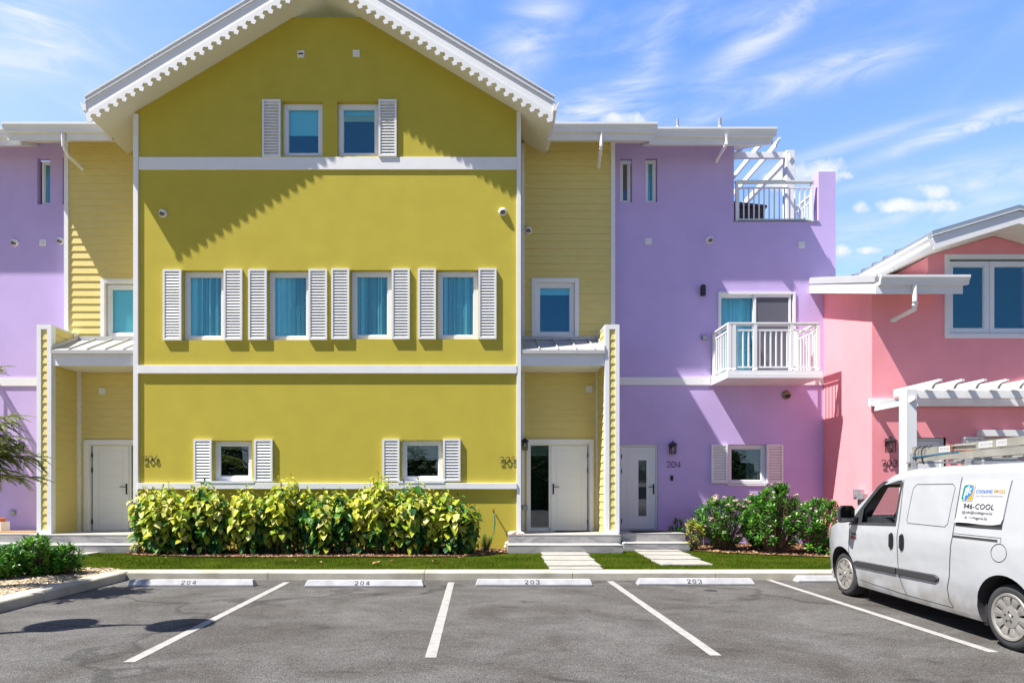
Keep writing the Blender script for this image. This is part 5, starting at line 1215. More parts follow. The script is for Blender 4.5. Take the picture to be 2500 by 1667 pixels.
# shut lines
L1 = [(2.90, 1.10), (2.885, 1.0), (2.87, .80), (2.865, .62), (2.80, .43), (2.70, .30)]
L2 = [(1.845, 1.70), (1.80, 1.5), (1.765, 1.3), (1.745, 1.1), (1.73, .85), (1.73, .60), (1.70, .42), (1.60, .27)]
L3 = [(.80, 1.72), (.775, 1.5), (.76, 1.25), (.745, 1.02), (.765, .82), (.79, .60), (.84, .45), (.82, .34), (.77, .27)]
for s in (1, -1):
    m = MB()
    for ln in (L1, L2, L3): strip(m, ln, 0.010, 0.003, s)
    strip(m, [(2.70, .295), (1.6, .262), (.77, .262)], 0.006, 0.003, s)
    for nm_ in [1]:
        # sliding rail slot and fuel flap
        strip(m, [(.745, 1.075), (.06, 1.075)], 0.004, 0.003, s); strip(m, [(.06, 1.076), (.06, 1.02)], 0.004, 0.003, s)
        fc = [(.065+0.10*math.cos(a), .93+0.088*math.sin(a)) for a in [k*math.pi/12 for k in range(25)]]; strip(m, fc, 0.006, 0.003, s, sub=1)
        # blank load-bay panel outlines
        for (a, b_) in [(1.60, .86)]:
            ol = [(a, 1.17), (a, 1.56), (a-0.05, 1.61), (b_+0.05, 1.61), (b_, 1.57), (b_, 1.17), (b_+0.04, 1.135), (a-0.03, 1.14), (a, 1.17)]; strip(m, ol, 0.006, 0.003, s, sub=3)
        # roof joint
        strip(m, [(.79, 1.70), (-.75, 1.70)], 0.012, 0.002, s)
    m.build('shut_lines', M_gap, body, local=True)
    m = MB(); strip(m, [(.735, 1.045), (.10, 1.045)], 0.022, 0.005, s); m.build('rail_slot', M_vbl, body, local=True)
    # rubbing strips
    m = MB()
    for (a, b_) in [(2.78, 1.765), (1.745, .96)]:
        za = 0.515; zb = 0.545
        n = 12
        for k in range(n):
            u0, u1 = a+(b_-a)*k/n, a+(b_-a)*(k+1)/n
            def e(u): 
                tpr = min(1, abs(u-2.78)/0.06)*min(1, abs(u-.96)/0.06); zc = za+(zb-za)*(2.78-u)/1.8; hh = 0.043*(0.35+0.65*tpr); return zc, hh
            (c0, h0), (c1, h1) = e(u0), e(u1)
            q = []
            for u, c_, hh in ((u0, c0, h0), (u1, c1, h1)):
                for dz, of in ((-hh, 0.0), (-hh+0.012, 0.02), (hh-0.012, 0.02), (hh, 0.0)): q.append(skin(u, c_+dz, of, s))
            m.add(q, [(0, 1, 5, 4), (1, 2, 6, 5), (2, 3, 7, 6)])
    m.build('rubbing_strip', M_vbl, body, local=True)
    for (uc, rz_) in [(1.86, 0), (1.64, 0)]:
        m = MB(); ol = [(uc+0.052*math.cos(a)*(1 if abs(math.cos(a)) > .3 else 1), .90+0.105*(1 if math.sin(a) > 0 else -1)*abs(math.sin(a))**0.7) for a in [k*math.pi/12 for k in range(24)]]
        patch(m, ol, 0.006, s, nz_=8); m.add([skin(uc+0.012, .98, 0.03, s), skin(uc+0.012, .83, 0.03, s), skin(uc-0.012, .83, 0.03, s), skin(uc-0.012, .98, 0.03, s)], [(0, 1, 2, 3)])
        m.add([skin(uc+0.012, .98, 0.03, s), skin(uc+0.012, .83, 0.03, s), skin(uc+0.02, .82, 0.006, s), skin(uc+0.02, .99, 0.006, s)], [(0, 1, 2, 3)])
        m.add([skin(uc-0.012, .98, 0.03, s), skin(uc-0.012, .83, 0.03, s), skin(uc-0.02, .82, 0.006, s), skin(uc-0.02, .99, 0.006, s)], [(0, 1, 2, 3)])
        m.build('door_handle', M_blk, body, local=True)
    # mirror
    u0 = 2.66
    m = MB(); y0 = side(u0, 1.1)
    m.tube([(2.74, s*(y0-0.03), 1.12), (2.72, s*(y0+0.10), 1.13)], 0.035, 8, 1)
    oy = y0+0.165
    prof = [(-0.10, -0.10), (0.085, -0.115), (0.10, -0.05), (0.10, 0.07), (0.06, 0.125), (-0.07, 0.125), (-0.105, 0.08)]
    back = [(p[0]*0.75, p[1]*0.78) for p in prof]; n = len(prof)
    V = [(u0-0.0, s*(oy+p[0]), 1.20+p[1]) for p in prof]+[(u0+0.06, s*(oy+p[0]), 1.20+p[1]) for p in prof]+[(u0+0.13, s*(oy+p[0]), 1.20+p[1]) for p in back]
    Fq = [tuple(range(n))]+[(i, (i+1) % n, n+(i+1) % n, n+i) for i in range(n)]+[(n+i, n+(i+1) % n, 2*n+(i+1) % n, 2*n+i) for i in range(n)]+[tuple(range(2*n, 3*n))]
    m.add(V, Fq[:1], 1); m.add(V, Fq[1:n+1], 1); m.add(V, Fq[n+1:], 0)
    mo = m.build('wing_mirror', [vm, M_vbl], body, local=True, fix=True)
    g = MB(); g.add([(u0-0.004, s*(oy+p[0]*0.88), 1.205+p[1]*0.88) for p in prof], [tuple(range(n))]); g.build('mirror_glass', mat('mirror', (0.8, 0.8, 0.8), 0.02, 1.0), mo, local=True)
# badge near the front door edge
m = MB(); patch(m, [(2.83, .895), (2.69, .895), (2.69, .855), (2.83, .855)], 0.006, 1, 0, nz_=2); m.build('badge_plate', mat('badge_dark', (0.05, 0.03, 0.03), 0.4), body, local=True)
m = MB(); patch(m, [(2.822, .888), (2.698, .888), (2.698, .868), (2.822, .868)], 0.008, 1, 0, nz_=2); m.build('badge_bar', mat('badge_red', (0.50, 0.03, 0.03), 0.4), body, local=True)
for k in range(6):
    m = MB() if k == 0 else m
    u = 2.82-k*0.0235; patch(m, [(u, .94), (u-0.016, .94), (u-0.016, .91), (u, .91)], 0.006, 1, 0, nz_=1)
m.build('badge_letters', M_vbl, body, local=True)
# windscreen, grille, lamps (front), bumper lower lip
m = MB(); vsn = []
for i in range(9):
    u = 2.46+(3.12-2.46)*i/8; zt_ = ZT(u); w_ = 0.66+0.10*i/8
    for k in range(7): y = -w_+2*w_*k/6; vsn.append((u+0.006, y, zt_+0.008-0.018*(y/w_)**2*0.7))
m.add(vsn, [(i*7+k, i*7+k+1, (i+1)*7+k+1, (i+1)*7+k) for i in range(8) for k in range(6)]); m.build('windscreen', MATS['car_glass'], body, local=True, smooth=True)
for s in (1, -1):
    m = MB(); q = []
    for i in range(7):
        u = 3.60+0.30*i/6
        q += [skin(u, .80+0.04*i/6, 0.005, s), skin(u, .99-0.12*i/6, 0.005, s)]
    m.add(q, [(2*i, 2*i+1, 2*i+3, 2*i+2) for i in range(6)]); m.build('headlight', mat('lamp_lens', (0.55, 0.55, 0.55), 0.1), body, local=True)
    m = MB(); m.add([skin(3.56, .85, 0.008, s), skin(3.60, .83, 0.008, s), skin(3.62, .97, 0.008, s), skin(3.57, .98, 0.008, s)], [(0, 1, 2, 3)]); m.build('indicator', mat('amber_lens', (0.75, 0.18, 0.02), 0.2), body, local=True)
    m = MB(); m.add([skin(-.76, .95, 0.006, s), skin(-.66, .97, 0.006, s), skin(-.68, 1.4, 0.006, s), skin(-.78, 1.4, 0.006, s)], [(0, 1, 2, 3)]); m.build('tail_light', mat('red_lens', (0.4, 0.01, 0.01), 0.2), body, local=True)
m = MB(); m.box(4.0, 4.012, -0.4, 0.4, 0.3, 0.5); m.box(-.86, -.84, -0.8, 0.8, .32, .5); m.build('bumper_insert', M_vbl, body, local=True)
m = MB(); m.box(0.45, 2.62, -0.85, 0.85, 0.19, 0.24); m.box(-.8, 3.9, -0.6, 0.6, 0.17, 0.3); m.build('underbody', M_vdk, van, local=True)
# wheels
def wheel(u, s):
    c = (u, s*0.75, 0.318)
    m = MB(); m.lathe([(0.215, 0.10), (0.235, 0.115), (0.27, 0.118), (0.298, 0.108), (0.314, 0.085), (0.318, 0.05), (0.318, -0.05), (0.312, -0.09), (0.22, -0.1), (0.21, -0.09)], c, (0, s, 0), 48)
    wh = m.build('wheel', M_tyr, van, local=True, smooth=True)
    m = MB(); m.lathe([(0.001, 0.02), (0.21, 0.02), (0.225, 0.1)], c, (0, s, 0), 32); m.build('wheel_well', mat('brake_dark', (0.05, 0.035, 0.03), 0.8), wh, local=True)
    h = MB(); h.lathe([(0.192, 0.112), (0.205, 0.122), (0.224, 0.124), (0.230, 0.112), (0.226, 0.09)], c, (0, s, 0), 48)
    h.lathe([(0.001, 0.128), (0.03, 0.128), (0.034, 0.122), (0.05, 0.121), (0.105, 0.112), (0.108, 0.10)], c, (0, s, 0), 40)
    ax, az = Vector((1, 0, 0)), Vector((0, 0, 1)); cc = Vector(c)
    nsp = 10
    for k in range(nsp):
        a0 = 2*math.pi*k/nsp+0.1
        def P(r, a, o): return tuple(cc+(ax*math.cos(a)+az*math.sin(a))*r+Vector((0, s*o, 0)))
        wi, wo_, wm = 0.27, 0.20, 0.235
        rs = [(0.100, 0.312, 0.110), (0.13, 0.24, 0.116), (0.16, 0.235, 0.119), (0.18, 0.25, 0.119), (0.196, 0.316, 0.116)]
        V = []; 
        for r, hw_, o in rs: V += [P(r, a0-hw_, o-0.006), P(r, a0, o), P(r, a0+hw_, o-0.006)]
        for r, hw_, o in rs: V += [P(r, a0-hw_, o-0.03), P(r, a0+hw_, o-0.03)]
        q = []
        for i in range(4): q += [(3*i, 3*i+1, 3*i+4, 3*i+3), (3*i+1, 3*i+2, 3*i+5, 3*i+4)]; q += [(3*i, 3*i+3, 15+2*i+2, 15+2*i), (3*i+2, 15+2*i+1, 15+2*i+3, 3*i+5)]
        h.add(V, q)
    h.build('hubcap', M_hub, wh, local=True, smooth=False)
    h = MB()
    for k in range(5):
        a = 2*math.pi*k/5+0.3; h.lathe([(0.001, 0.1225), (0.011, 0.1225)], tuple(cc+(ax*math.cos(a)+az*math.sin(a))*0.048), (0, s, 0), 10)
    h.build('wheel_nut', M_blk, wh, local=True)
for u in (0.0, 3.105):
    for s in (1, -1): wheel(u, s)
m = MB()
for s in (1, -1): m.box(0.36, 0.40, s*0.70-0.08, s*0.70+0.12, 0.16, 0.42) if s > 0 else m.box(0.36, 0.40, -0.82, -0.62, 0.16, 0.42)
m.build('mud_flap', M_vbl, van, local=True)
# ---- company sign: magnetic sheet on the rear panel
def SG(a, b_, off=0.012):
    """a 0..1 left to right (towards the rear), b 0..1 bottom to top"""
    u = .735-0.665*a; z = 1.195+0.455*b_; return skin(u, z, off, 1)
m = MB(); n = 12; K = 14; V = []
def wob(a): return 0.012*math.sin(a*7)*(1 if a > 0.1 else a*10)+(0.03*max(0, (a-0.75)/0.25)**2)
for i in range(n+1):
    for k in range(K+1):
        a = i/n; b_ = k/K; off = 0.010+(0.022*max(0, math.sin(a*5.2+0.6)) + 0.03*max(0, a-0.8)*5*0.6)*max(0, 1-b_*7)
        V.append(SG(a, b_+(wob(a) if b_ < 1 else 0)*(1-b_), off))
m.add(V, [(i*(K+1)+k, i*(K+1)+k+1, (i+1)*(K+1)+k+1, (i+1)*(K+1)+k) for i in range(n) for k in range(K)])
sg_ = m.build('company_sign', mat('magnetic_sheet', (0.50, 0.51, 0.54), 0.4), body, local=True)
m = MB(); strip(m, [(.735, 1.175), (.40, 1.17), (.075, 1.175)], 0.035, 0.004, 1); m.build('sign_painted_shadow', M_vbl, sg_, local=True)  # black strip painted as the shade under the sign's lower edge
m = MB(); strip(m, [(.075, 1.21), (.075, 1.65)], 0.004, 0.012, 1); m.build('sign_edge', M_gry, sg_, local=True)
SWm, SHm = 0.665, 0.455*1.07     # metres per unit
def sign_text(txt, a0, b0, wid, hgt, mt, bold=0.0, name='sign_lettering', sp=1.06):
    v_, f_ = text_mesh(txt, 1.0, bold, sp)
    xs = [p[0] for p in v_]; ys = [p[1] for p in v_]; x0, x1 = min(xs), max(xs); ch = 0.70
    sx = wid/(x1-x0); sy = hgt/ch
    m = MB(); m.add([SG(a0+(p[0]-x0)*sx, b0+p[1]*sy, 0.0155) for p in v_], f_); return m.build(name, mt, sg_, local=True)
B_blu = mat('sign_blue', (0.0, 0.13, 0.50), 0.5); B_gld = mat('sign_gold', (0.42, 0.26, 0.01), 0.5); B_tea = mat('sign_teal', (0.0, 0.17, 0.17), 0.5); B_sky = mat('sign_bright_blue', (0.0, 0.17, 0.62), 0.5); B_ink = mat('sign_ink', (0.02, 0.02, 0.02), 0.5); B_gr = mat('sign_grey', (0.12, 0.12, 0.13), 0.5)
sign_text('COOLING', 0.335, 0.70, 0.345, 0.075, B_blu, 0.012); sign_text('PROS', 0.715, 0.70, 0.215, 0.075, B_gld, 0.012)
sign_text('THE COOLING PROFESSIONALS', 0.34, 0.615, 0.58, 0.038, B_gr, 0.004)
sign_text('946-COOL', 0.125, 0.335, 0.66, 0.12, B_ink, 0.004)
sign_text('info@coolingpros.ky', 0.215, 0.225, 0.56, 0.06, B_ink, 0.01); sign_text('coolingpros.ky', 0.285, 0.105, 0.405, 0.06, B_ink, 0.01)
def spoly(pts, mt, off, name='sign_logo'):
    m = MB(); tr = geometry.tessellate_polygon([[Vector((a, b_, 0)) for a, b_ in pts]]); m.add([SG(a, b_, off) for a, b_ in pts], [tuple(q) for q in tr]); return m.build(name, mt, sg_, local=True)
def rrect(a0, a1, b0, b1, r):
    ra, rb = r, r*1.35; out = []
    for cx_, cy_, st_ in ((a1-ra, b1-rb, 0), (a0+ra, b1-rb, 90), (a0+ra, b0+rb, 180), (a1-ra, b0+rb, 270)):
        for k in range(6): a = R(st_+k*18); out.append((cx_+ra*math.cos(a), cy_+rb*math.sin(a)))
    return out
spoly(rrect(0.03, 0.30, 0.50, 0.91, 0.055), B_gld, 0.0145); spoly(rrect(0.036, 0.294, 0.508, 0.902, 0.052), mat('magnetic_sheet', (0, 0, 0)), 0.0155)
spoly(rrect(0.048, 0.282, 0.528, 0.882, 0.045), B_gld, 0.0165)
def cl_(pts, a, b_, c): return clip(pts, a, b_, c)
spoly(cl_(rrect(0.048, 0.282, 0.528, 0.882, 0.045), 1, 0, 0.150), B_tea, 0.0175)
spoly([(0.150, 0.882), (0.225, 0.882), (0.262, 0.80), (0.266, 0.72), (0.235, 0.645), (0.185, 0.60), (0.165, 0.528), (0.122, 0.528), (0.122, 0.60), (0.150, 0.64)], B_sky, 0.0182)
wm_ = MB()
def seg(a0, b0, a1, b1, w_):
    d = Vector((a1-a0, (b1-b0)*0.73)); d.normalize(); nx, ny = -d.y*w_/2, d.x*w_/2/0.73
    wm_.add([SG(a0+nx, b0+ny, 0.0192), SG(a1+nx, b1+ny, 0.0192), SG(a1-nx, b1-ny, 0.0192), SG(a0-nx, b0-ny, 0.0192)], [(0, 1, 2, 3)])
ca, cb = 0.165, 0.75
for k in range(6):
    a = R(30+60*k); ex, ey = ca+0.075*math.cos(a), cb+0.075*math.sin(a)*1.36; seg(ca, cb, ex, ey, 0.010)
    for t_ in (0.5, 0.78):
        for dd in (R(50), -R(50)):
            bx_, by_ = ca+0.075*t_*math.cos(a), cb+0.075*t_*math.sin(a)*1.36; seg(bx_, by_, bx_+0.024*math.cos(a+dd), by_+0.024*math.sin(a+dd)*1.36, 0.008)
for k in range(4): seg(0.098+k*0.004, 0.60+k*0.05, 0.122+k*0.006, 0.66+k*0.055, 0.026)
seg(0.115, 0.53, 0.115, 0.64, 0.012)
wm_.build('sign_snowflake', mat('sign_white', (0.8, 0.82, 0.85), 0.5), sg_, local=True)
wm_ = MB()
for q in [(0.135, 0.255, 0.135, 0.315), (0.195, 0.255, 0.195, 0.315), (0.135, 0.255, 0.195, 0.255), (0.135, 0.315, 0.195, 0.315), (0.135, 0.315, 0.165, 0.28), (0.165, 0.28, 0.195, 0.315), (0.135, 0.255, 0.158, 0.288), (0.195, 0.255, 0.172, 0.288)]: seg(q[0], q[1]-0.035, q[2], q[3]-0.035, 0.006)
for k in range(16):
    a0, a1 = R(k*22.5), R(k*22.5+22.5); seg(0.235+0.024*math.cos(a0), 0.130+0.033*math.sin(a0), 0.235+0.024*math.cos(a1), 0.130+0.033*math.sin(a1), 0.006); seg(0.235+0.010*math.cos(a0), 0.130+0.033*math.sin(a0), 0.235+0.010*math.cos(a1), 0.130+0.033*math.sin(a1), 0.004)
seg(0.213, 0.140, 0.257, 0.140, 0.005); seg(0.213, 0.118, 0.257, 0.118, 0.005)
wm_.build('sign_icons', B_ink, sg_, local=True)
# ---- roof rack (part of the van) and two ladders (things)
al = mat('aluminium', (0.50, 0.49, 0.45), 0.45, 0.55, bump=(30, 0.1, 0.004), var=(4, 0.2)); rust = mat('rusty_steel', (0.20, 0.07, 0.035), 0.8, var=(20, 0.4))
m = MB()
for u in (1.86, 0.9, -.35):
    m = MB(); m.box(u-0.03, u+0.03, -0.72, 0.72, 1.875, 1.898)
    for s in (1, -1): m.box(u-0.04, u+0.04, s*0.66-0.03, s*0.66+0.03, 1.76, 1.875)
    m.build('roof_rack_bar', M_grm, van, local=True, bevel=0.004)
def to_world(p): 
    q = Matrix.Rotation(h_ang, 3, 'Z') @ Vector(p); return vo_+q
def ladder(label, u0, u1, ya, yb, z, tilt, hrail, labels=True):
    """ladder lying on the rack: rails at y=ya (viewer side) and yb"""
    o = thing('ladder', label, 'ladder', tuple(to_world(((u0+u1)/2, (ya+yb)/2, z))), 'aluminium ladders on the van roof', rz=h_ang)
    off = Vector(((u0+u1)/2, (ya+yb)/2, z)); WL[o.name] = off
    for y, s in ((ya, 1), (yb, -1)):
        m = MB(); n = 1
        def zz(u): return z+tilt*(u1-u)
        def rail(a, b_, yy0, yy1, d0, d1):
            m.add([(a, yy0, zz(a)+d0), (b_, yy0, zz(b_)+d0), (b_, yy1, zz(b_)+d0), (a, yy1, zz(a)+d0), (a, yy0, zz(a)+d1), (b_, yy0, zz(b_)+d1), (b_, yy1, zz(b_)+d1), (a, yy1, zz(a)+d1)],
                  [(0, 3, 2, 1), (4, 5, 6, 7), (0, 1, 5, 4), (1, 2, 6, 5), (2, 3, 7, 6), (3, 0, 4, 7)])
        rail(u0, u1, y-0.004, y+0.004, 0, hrail); rail(u0, u1, y-s*0.03, y+s*0.0, 0, 0.005); rail(u0, u1, y-s*0.03, y+s*0.0, hrail-0.005, hrail)
        m.build('side_rail', al, o)
    m = MB(); k = u0+0.18
    while k < u1-0.1:
        m.box(k-0.03, k+0.03, min(ya, yb), max(ya, yb), z+tilt*(u1-k)+hrail*0.35, z+tilt*(u1-k)+hrail*0.35+0.03); k += 0.30
    m.build('rungs', al, o)
    m = MB(); m.box(u1-0.005, u1+0.06, ya-0.02, ya+0.014, z-0.05, z+hrail+0.03); m.build('end_foot', M_gry if not labels else al, o)
    if labels:
        for (a, b_) in [(1.52, 1.30), (.86, .66), (.60, .46)]:
            m = MB(); e = 0.012; q = []
            for u, d in ((a, e), (b_, e), (b_, hrail-e), (a, hrail-e)): q.append((u, ya+0.0055, z+tilt*(u1-u)+d))
            m.add(q, [(0, 1, 2, 3)]); st_ = m.build('label_sticker', mat('sticker_white', (0.7, 0.7, 0.7), 0.6), o)
            m = MB()
            for r_ in range(5):
                zc = 0.022+r_*(hrail-0.04)/5; x_ = a-0.012
                while x_ > b_+0.02: 
                    w_ = random.uniform(0.008, 0.03); m.add([(x_, ya+0.0065, z+tilt*(u1-x_)+zc), (x_-w_, ya+0.0065, z+tilt*(u1-x_)+zc), (x_-w_, ya+0.0065, z+tilt*(u1-x_)+zc+0.005), (x_, ya+0.0065, z+tilt*(u1-x_)+zc+0.005)], [(0, 1, 2, 3)]); x_ -= w_+0.006
            m.build('small_print', mat('print_grey', (0.25, 0.25, 0.26), 0.7), st_)
        m = MB(); u = 1.28; m.box(u-0.02, u+0.02, ya, ya+0.02, z+tilt*(u1-u)-0.02, z+tilt*(u1-u)+hrail+0.005)
        m.tube([(u, ya+0.02, z+tilt*(u1-u)+0.01), (0.92, ya+0.02, z+tilt*(u1-0.92)-0.015)], 0.011, 6); m.tube([(u, ya+0.02, z+tilt*(u1-u)+0.01), (0.92, ya+0.02, z+tilt*(u1-0.92)-0.035)], 0.004, 6); m.build('spreader_brace', rust, o)
        m = MB(); m.tube([(u, ya+0.015, z+tilt*(u1-u)+hrail*0.8), (0.90, ya+0.015, z+tilt*(u1-0.9)+hrail*0.62)], 0.010, 6); m.build('spreader_brace', al, o)
    return o
la = ladder('upper aluminium step ladder with white warning stickers on the van roof', -1.3, 1.97, 0.55, 0.05, 1.978, 0.012, 0.085)
lb = ladder('lower aluminium ladder under the stickered one on the van roof', -1.2, 1.93, 0.60, 0.12, 1.900, 0.0, 0.075, labels=False)
o = thing('tie_strap', 'black and blue straps tying the ladders to the roof rack', 'strap', tuple(to_world((1.82, 0.6, 1.95))), rz=h_ang); WL[o.name] = Vector((1.82, 0.6, 1.95))
m = MB()
for u in (1.90, 1.77): m.tube([(u, 0.575, 2.075), (u+0.01, 0.60, 2.03), (u-0.03, 0.62, 1.93), (u-0.035, 0.60, 1.86)], 0.009, 6); m.tube([(u+0.01, 0.56, 2.07), (u-0.02, 0.54, 2.10), (u-0.06, 0.52, 2.09), (u-0.06, 0.56, 2.06)], 0.006, 6)
m.build('black_strap', M_blk, o)
m = MB(); m.tube([(1.93, 0.615, 1.955), (1.5, 0.60, 1.965), (1.1, 0.6, 1.972)], 0.010, 6); m.build('blue_strap', mat('blue_strap', (0.01, 0.12, 0.22), 0.6), o)
# ================================================================== VEGETATION
def leaf_mat(name, col, rough=0.42, tr=0.28, tcol=None):
    m = mat(name, col, rough, trans=((tcol or tuple(min(1, c*1.25) for c in col)), tr), spec=0.0 if 'grass' in name else 0.3)
    return m
def leaf_tpl(L_=1.0, W=0.6, fold=0.18, droop=0.25, n=4, shape=0.75):
    """two-sided folded leaf along +x, normal +z; centre rib plus both margins"""
    vs = []; fs = []
    for i in range(n+1):
        u = i/n; w_ = W/2*math.sin(math.pi*min(1, (u*0.97+0.03)**shape))**0.85; x = L_*u; z = -droop*L_*u*u
        vs += [(x, -w_, z+fold*w_), (x, 0, z), (x, w_, z+fold*w_)]
    for i in range(n):
        a = 3*i; fs += [(a, a+3, a+4, a+1), (a+1, a+4, a+5, a+2)]
    return np.array(vs), fs
class Leaves:
    def __init__(s): s.V = []; s.F = []; s.M = []; s.n = 0
    def put(s, tpl, pos, d, up, size, m, jit=0.0):
        d = np.array(d, float); d /= np.linalg.norm(d)+1e-9; up = np.array(up, float)
        y = np.cross(up, d); ny = np.linalg.norm(y)
        y = y/ny if ny > 1e-4 else np.array([0, 1.0, 0]); z = np.cross(d, y)
        M_ = np.stack([d, y, z]); v_ = tpl[0]*size @ M_ + np.array(pos)
        s.V.append(v_); s.F += [tuple(i+s.n for i in f) for f in tpl[1]]; s.M += [m]*len(tpl[1]); s.n += len(v_)
    def build(s, name, mats, parent):
        b_ = MB(); b_.v = [tuple(p) for p in np.concatenate(s.V)]; b_.f = s.F; b_.m = s.M
        return b_.build(name, mats, parent, smooth=True)
# --- broad-leaved yellow-green hedge (copperleaf)
CR = [leaf_mat('leaf_cream', (0.58, 0.55, 0.16)), leaf_mat('leaf_yellow', (0.47, 0.49, 0.038)), leaf_mat('leaf_lime', (0.28, 0.38, 0.03)), leaf_mat('leaf_green', (0.06, 0.20, 0.025)), leaf_mat('leaf_deep_green', (0.016, 0.085, 0.022))]
T1 = [leaf_tpl(1, 0.74, 0.25, 0.35), leaf_tpl(1, 0.66, 0.5, 0.5), leaf_tpl(1, 0.8, 0.15, 0.2)]
bark = mat('shrub_bark', (0.16, 0.11, 0.07), 0.9)
def croton(label, x, y, w_, h, green, seed, dep=0.42):
    r = random.Random(seed); o = thing('hedge_shrub', label, 'shrub', (x, y, ZG), 'yellow-green broad-leaved shrubs of the hedge'); lv = Leaves(); st_ = MB()
    nst = int(30*w_/1.0)
    for k in range(nst):
        a = r.uniform(0, 6.283); q = math.sqrt(r.random()); tx, ty = x+math.cos(a)*q*w_/2, y+math.sin(a)*q*dep
        bx_, by_ = x+math.cos(a)*q*w_*0.42, y+math.sin(a)*q*dep*0.5; hh = h*(1-0.30*q*q)*r.choice([r.uniform(0.80, 0.95), r.uniform(0.9, 1.09)])
        st_.tube([(bx_, by_, ZG), ((bx_+tx)/2+r.uniform(-.03, .03), (by_+ty)/2, ZG+hh*0.45), (tx, ty, ZG+hh)], [0.013, 0.009, 0.004], 5)
        gr = min(1, max(0, green+r.gauss(0, 0.22)))
        nl_ = 40
        for i in range(nl_):
            u = 0.10+0.90*(i/nl_)**0.85; px_ = bx_+(tx-bx_)*u; py_ = by_+(ty-by_)*u; z = ZG+hh*u
            ang = i*2.4+r.uniform(-.5, .5); rad = r.uniform(0.02, 0.11)
            if u > 0.93: el = r.uniform(-0.5, 0.25); size = r.uniform(0.08, 0.13)
            else: el = r.uniform(-1.05, 0.05); size = r.uniform(0.12, 0.215)
            if u < 0.33 and r.random() < (0.6 if 13 <= seed <= 17 else 0.2): continue
            d = (math.cos(ang)*math.cos(el), math.sin(ang)*math.cos(el), math.sin(el))
            pg = gr*1.15 + 0.08 + (0.55-u)*0.95
            v_ = r.random()
            if v_ < pg: mi = 3 if r.random() < 0.5 else 4
            else:
                v_ = r.random(); mi = 0 if v_ < 0.22 else (1 if v_ < 0.62 else 2)
            up = (math.cos(ang)*0.5+r.uniform(-.4, .4), math.sin(ang)*0.5-0.25+r.uniform(-.4, .4), 1.0)
            lv.put(r.choice(T1), (px_+math.cos(ang)*rad, py_+math.sin(ang)*rad, z), d, up, size, mi)
        for i in range(5):
            ang = r.uniform(0, 6.28); lv.put(leafS, (tx, ty, ZG+hh), (math.cos(ang)*0.5, math.sin(ang)*0.5, 1), (math.cos(ang), math.sin(ang), .2), r.uniform(.05, .09), 1 if gr < .5 else 3)
    st_.build('stems', bark, o); lv.build('leaves', CR, o)
leafS = leaf_tpl(1, 0.35, 0.3, 0.1)
HD = [(-7.02, -0.98, 1.15, 1.44, 0.18, 'leftmost hedge shrub, pale cream and yellow, overlapping the 206 porch corner'),
      (-6.05, -1.0, 1.15, 1.46, 0.30, 'hedge shrub under the left shutter of the left ground-floor window'),
      (-5.05, -0.98, 1.1, 1.42, 0.26, 'hedge shrub under the right shutter of the left ground-floor window'),
      (-4.15, -0.95, 1.0, 1.47, 0.36, 'hedge shrub just right of the left ground-floor window'),
      (-3.22, -0.92, 1.05, 1.45, 0.55, 'greenest tall shrub at the middle of the hedge'),
      (-2.25, -0.92, 1.0, 1.46, 0.12, 'yellowest spiky shrub left of the right ground-floor window'),
      (-1.35, -0.98, 1.05, 1.44, 0.34, 'hedge shrub with a dark green foot under the right ground-floor window'),
      (-0.52, -1.0, 1.1, 1.28, 0.34, 'rightmost hedge shrub, lower and rounded beside the garden tap')]
for i, (x, y, w_, h, g_, lb) in enumerate(HD): croton(lb, x+(0.1 if i == 0 else (-0.12 if i == 7 else 0)), y, w_*1.10, h*(1.08, 1.10, 0.96, 1.10, 1.0, 1.14, 1.06, 1.08)[i], g_, 11+i, 0.5)
# --- glossy whorled shrubs
GS = [leaf_mat('glossy_green', (0.07, 0.23, 0.022), 0.28, 0.25), leaf_mat('glossy_dark', (0.025, 0.11, 0.016), 0.25, 0.15), leaf_mat('glossy_light', (0.17, 0.36, 0.035), 0.3, 0.25), mat('pink_petal', (0.62, 0.42, 0.38), 0.7), leaf_mat('variegated_yellow', (0.55, 0.52, 0.06), 0.35, 0.2), mat('white_petal', (0.75, 0.70, 0.62), 0.7)]
T2 = [leaf_tpl(1, 0.30, 0.25, 0.15, 3, 1.35), leaf_tpl(1, 0.34, 0.35, 0.3, 3, 1.3)]
def petal_cluster(lv, r, c, rad, mi=3, n=26):
    pt_ = (np.array([(0, 0, 0), (0.5, -0.35, 0.1), (1, 0, 0.15), (0.5, 0.35, 0.1)]), [(0, 1, 2, 3)])
    for i in range(n):
        d = np.array([r.gauss(0, 1), r.gauss(0, 1), abs(r.gauss(0, 1))+0.2]); d /= np.linalg.norm(d); p = np.array(c)+d*rad*r.uniform(0.6, 1.2)
        for k in range(4): a = k*1.57+r.random(); lv.put(pt_, p, (math.cos(a), math.sin(a), 0.2), d, 0.022, mi if r.random() < .7 else 5)
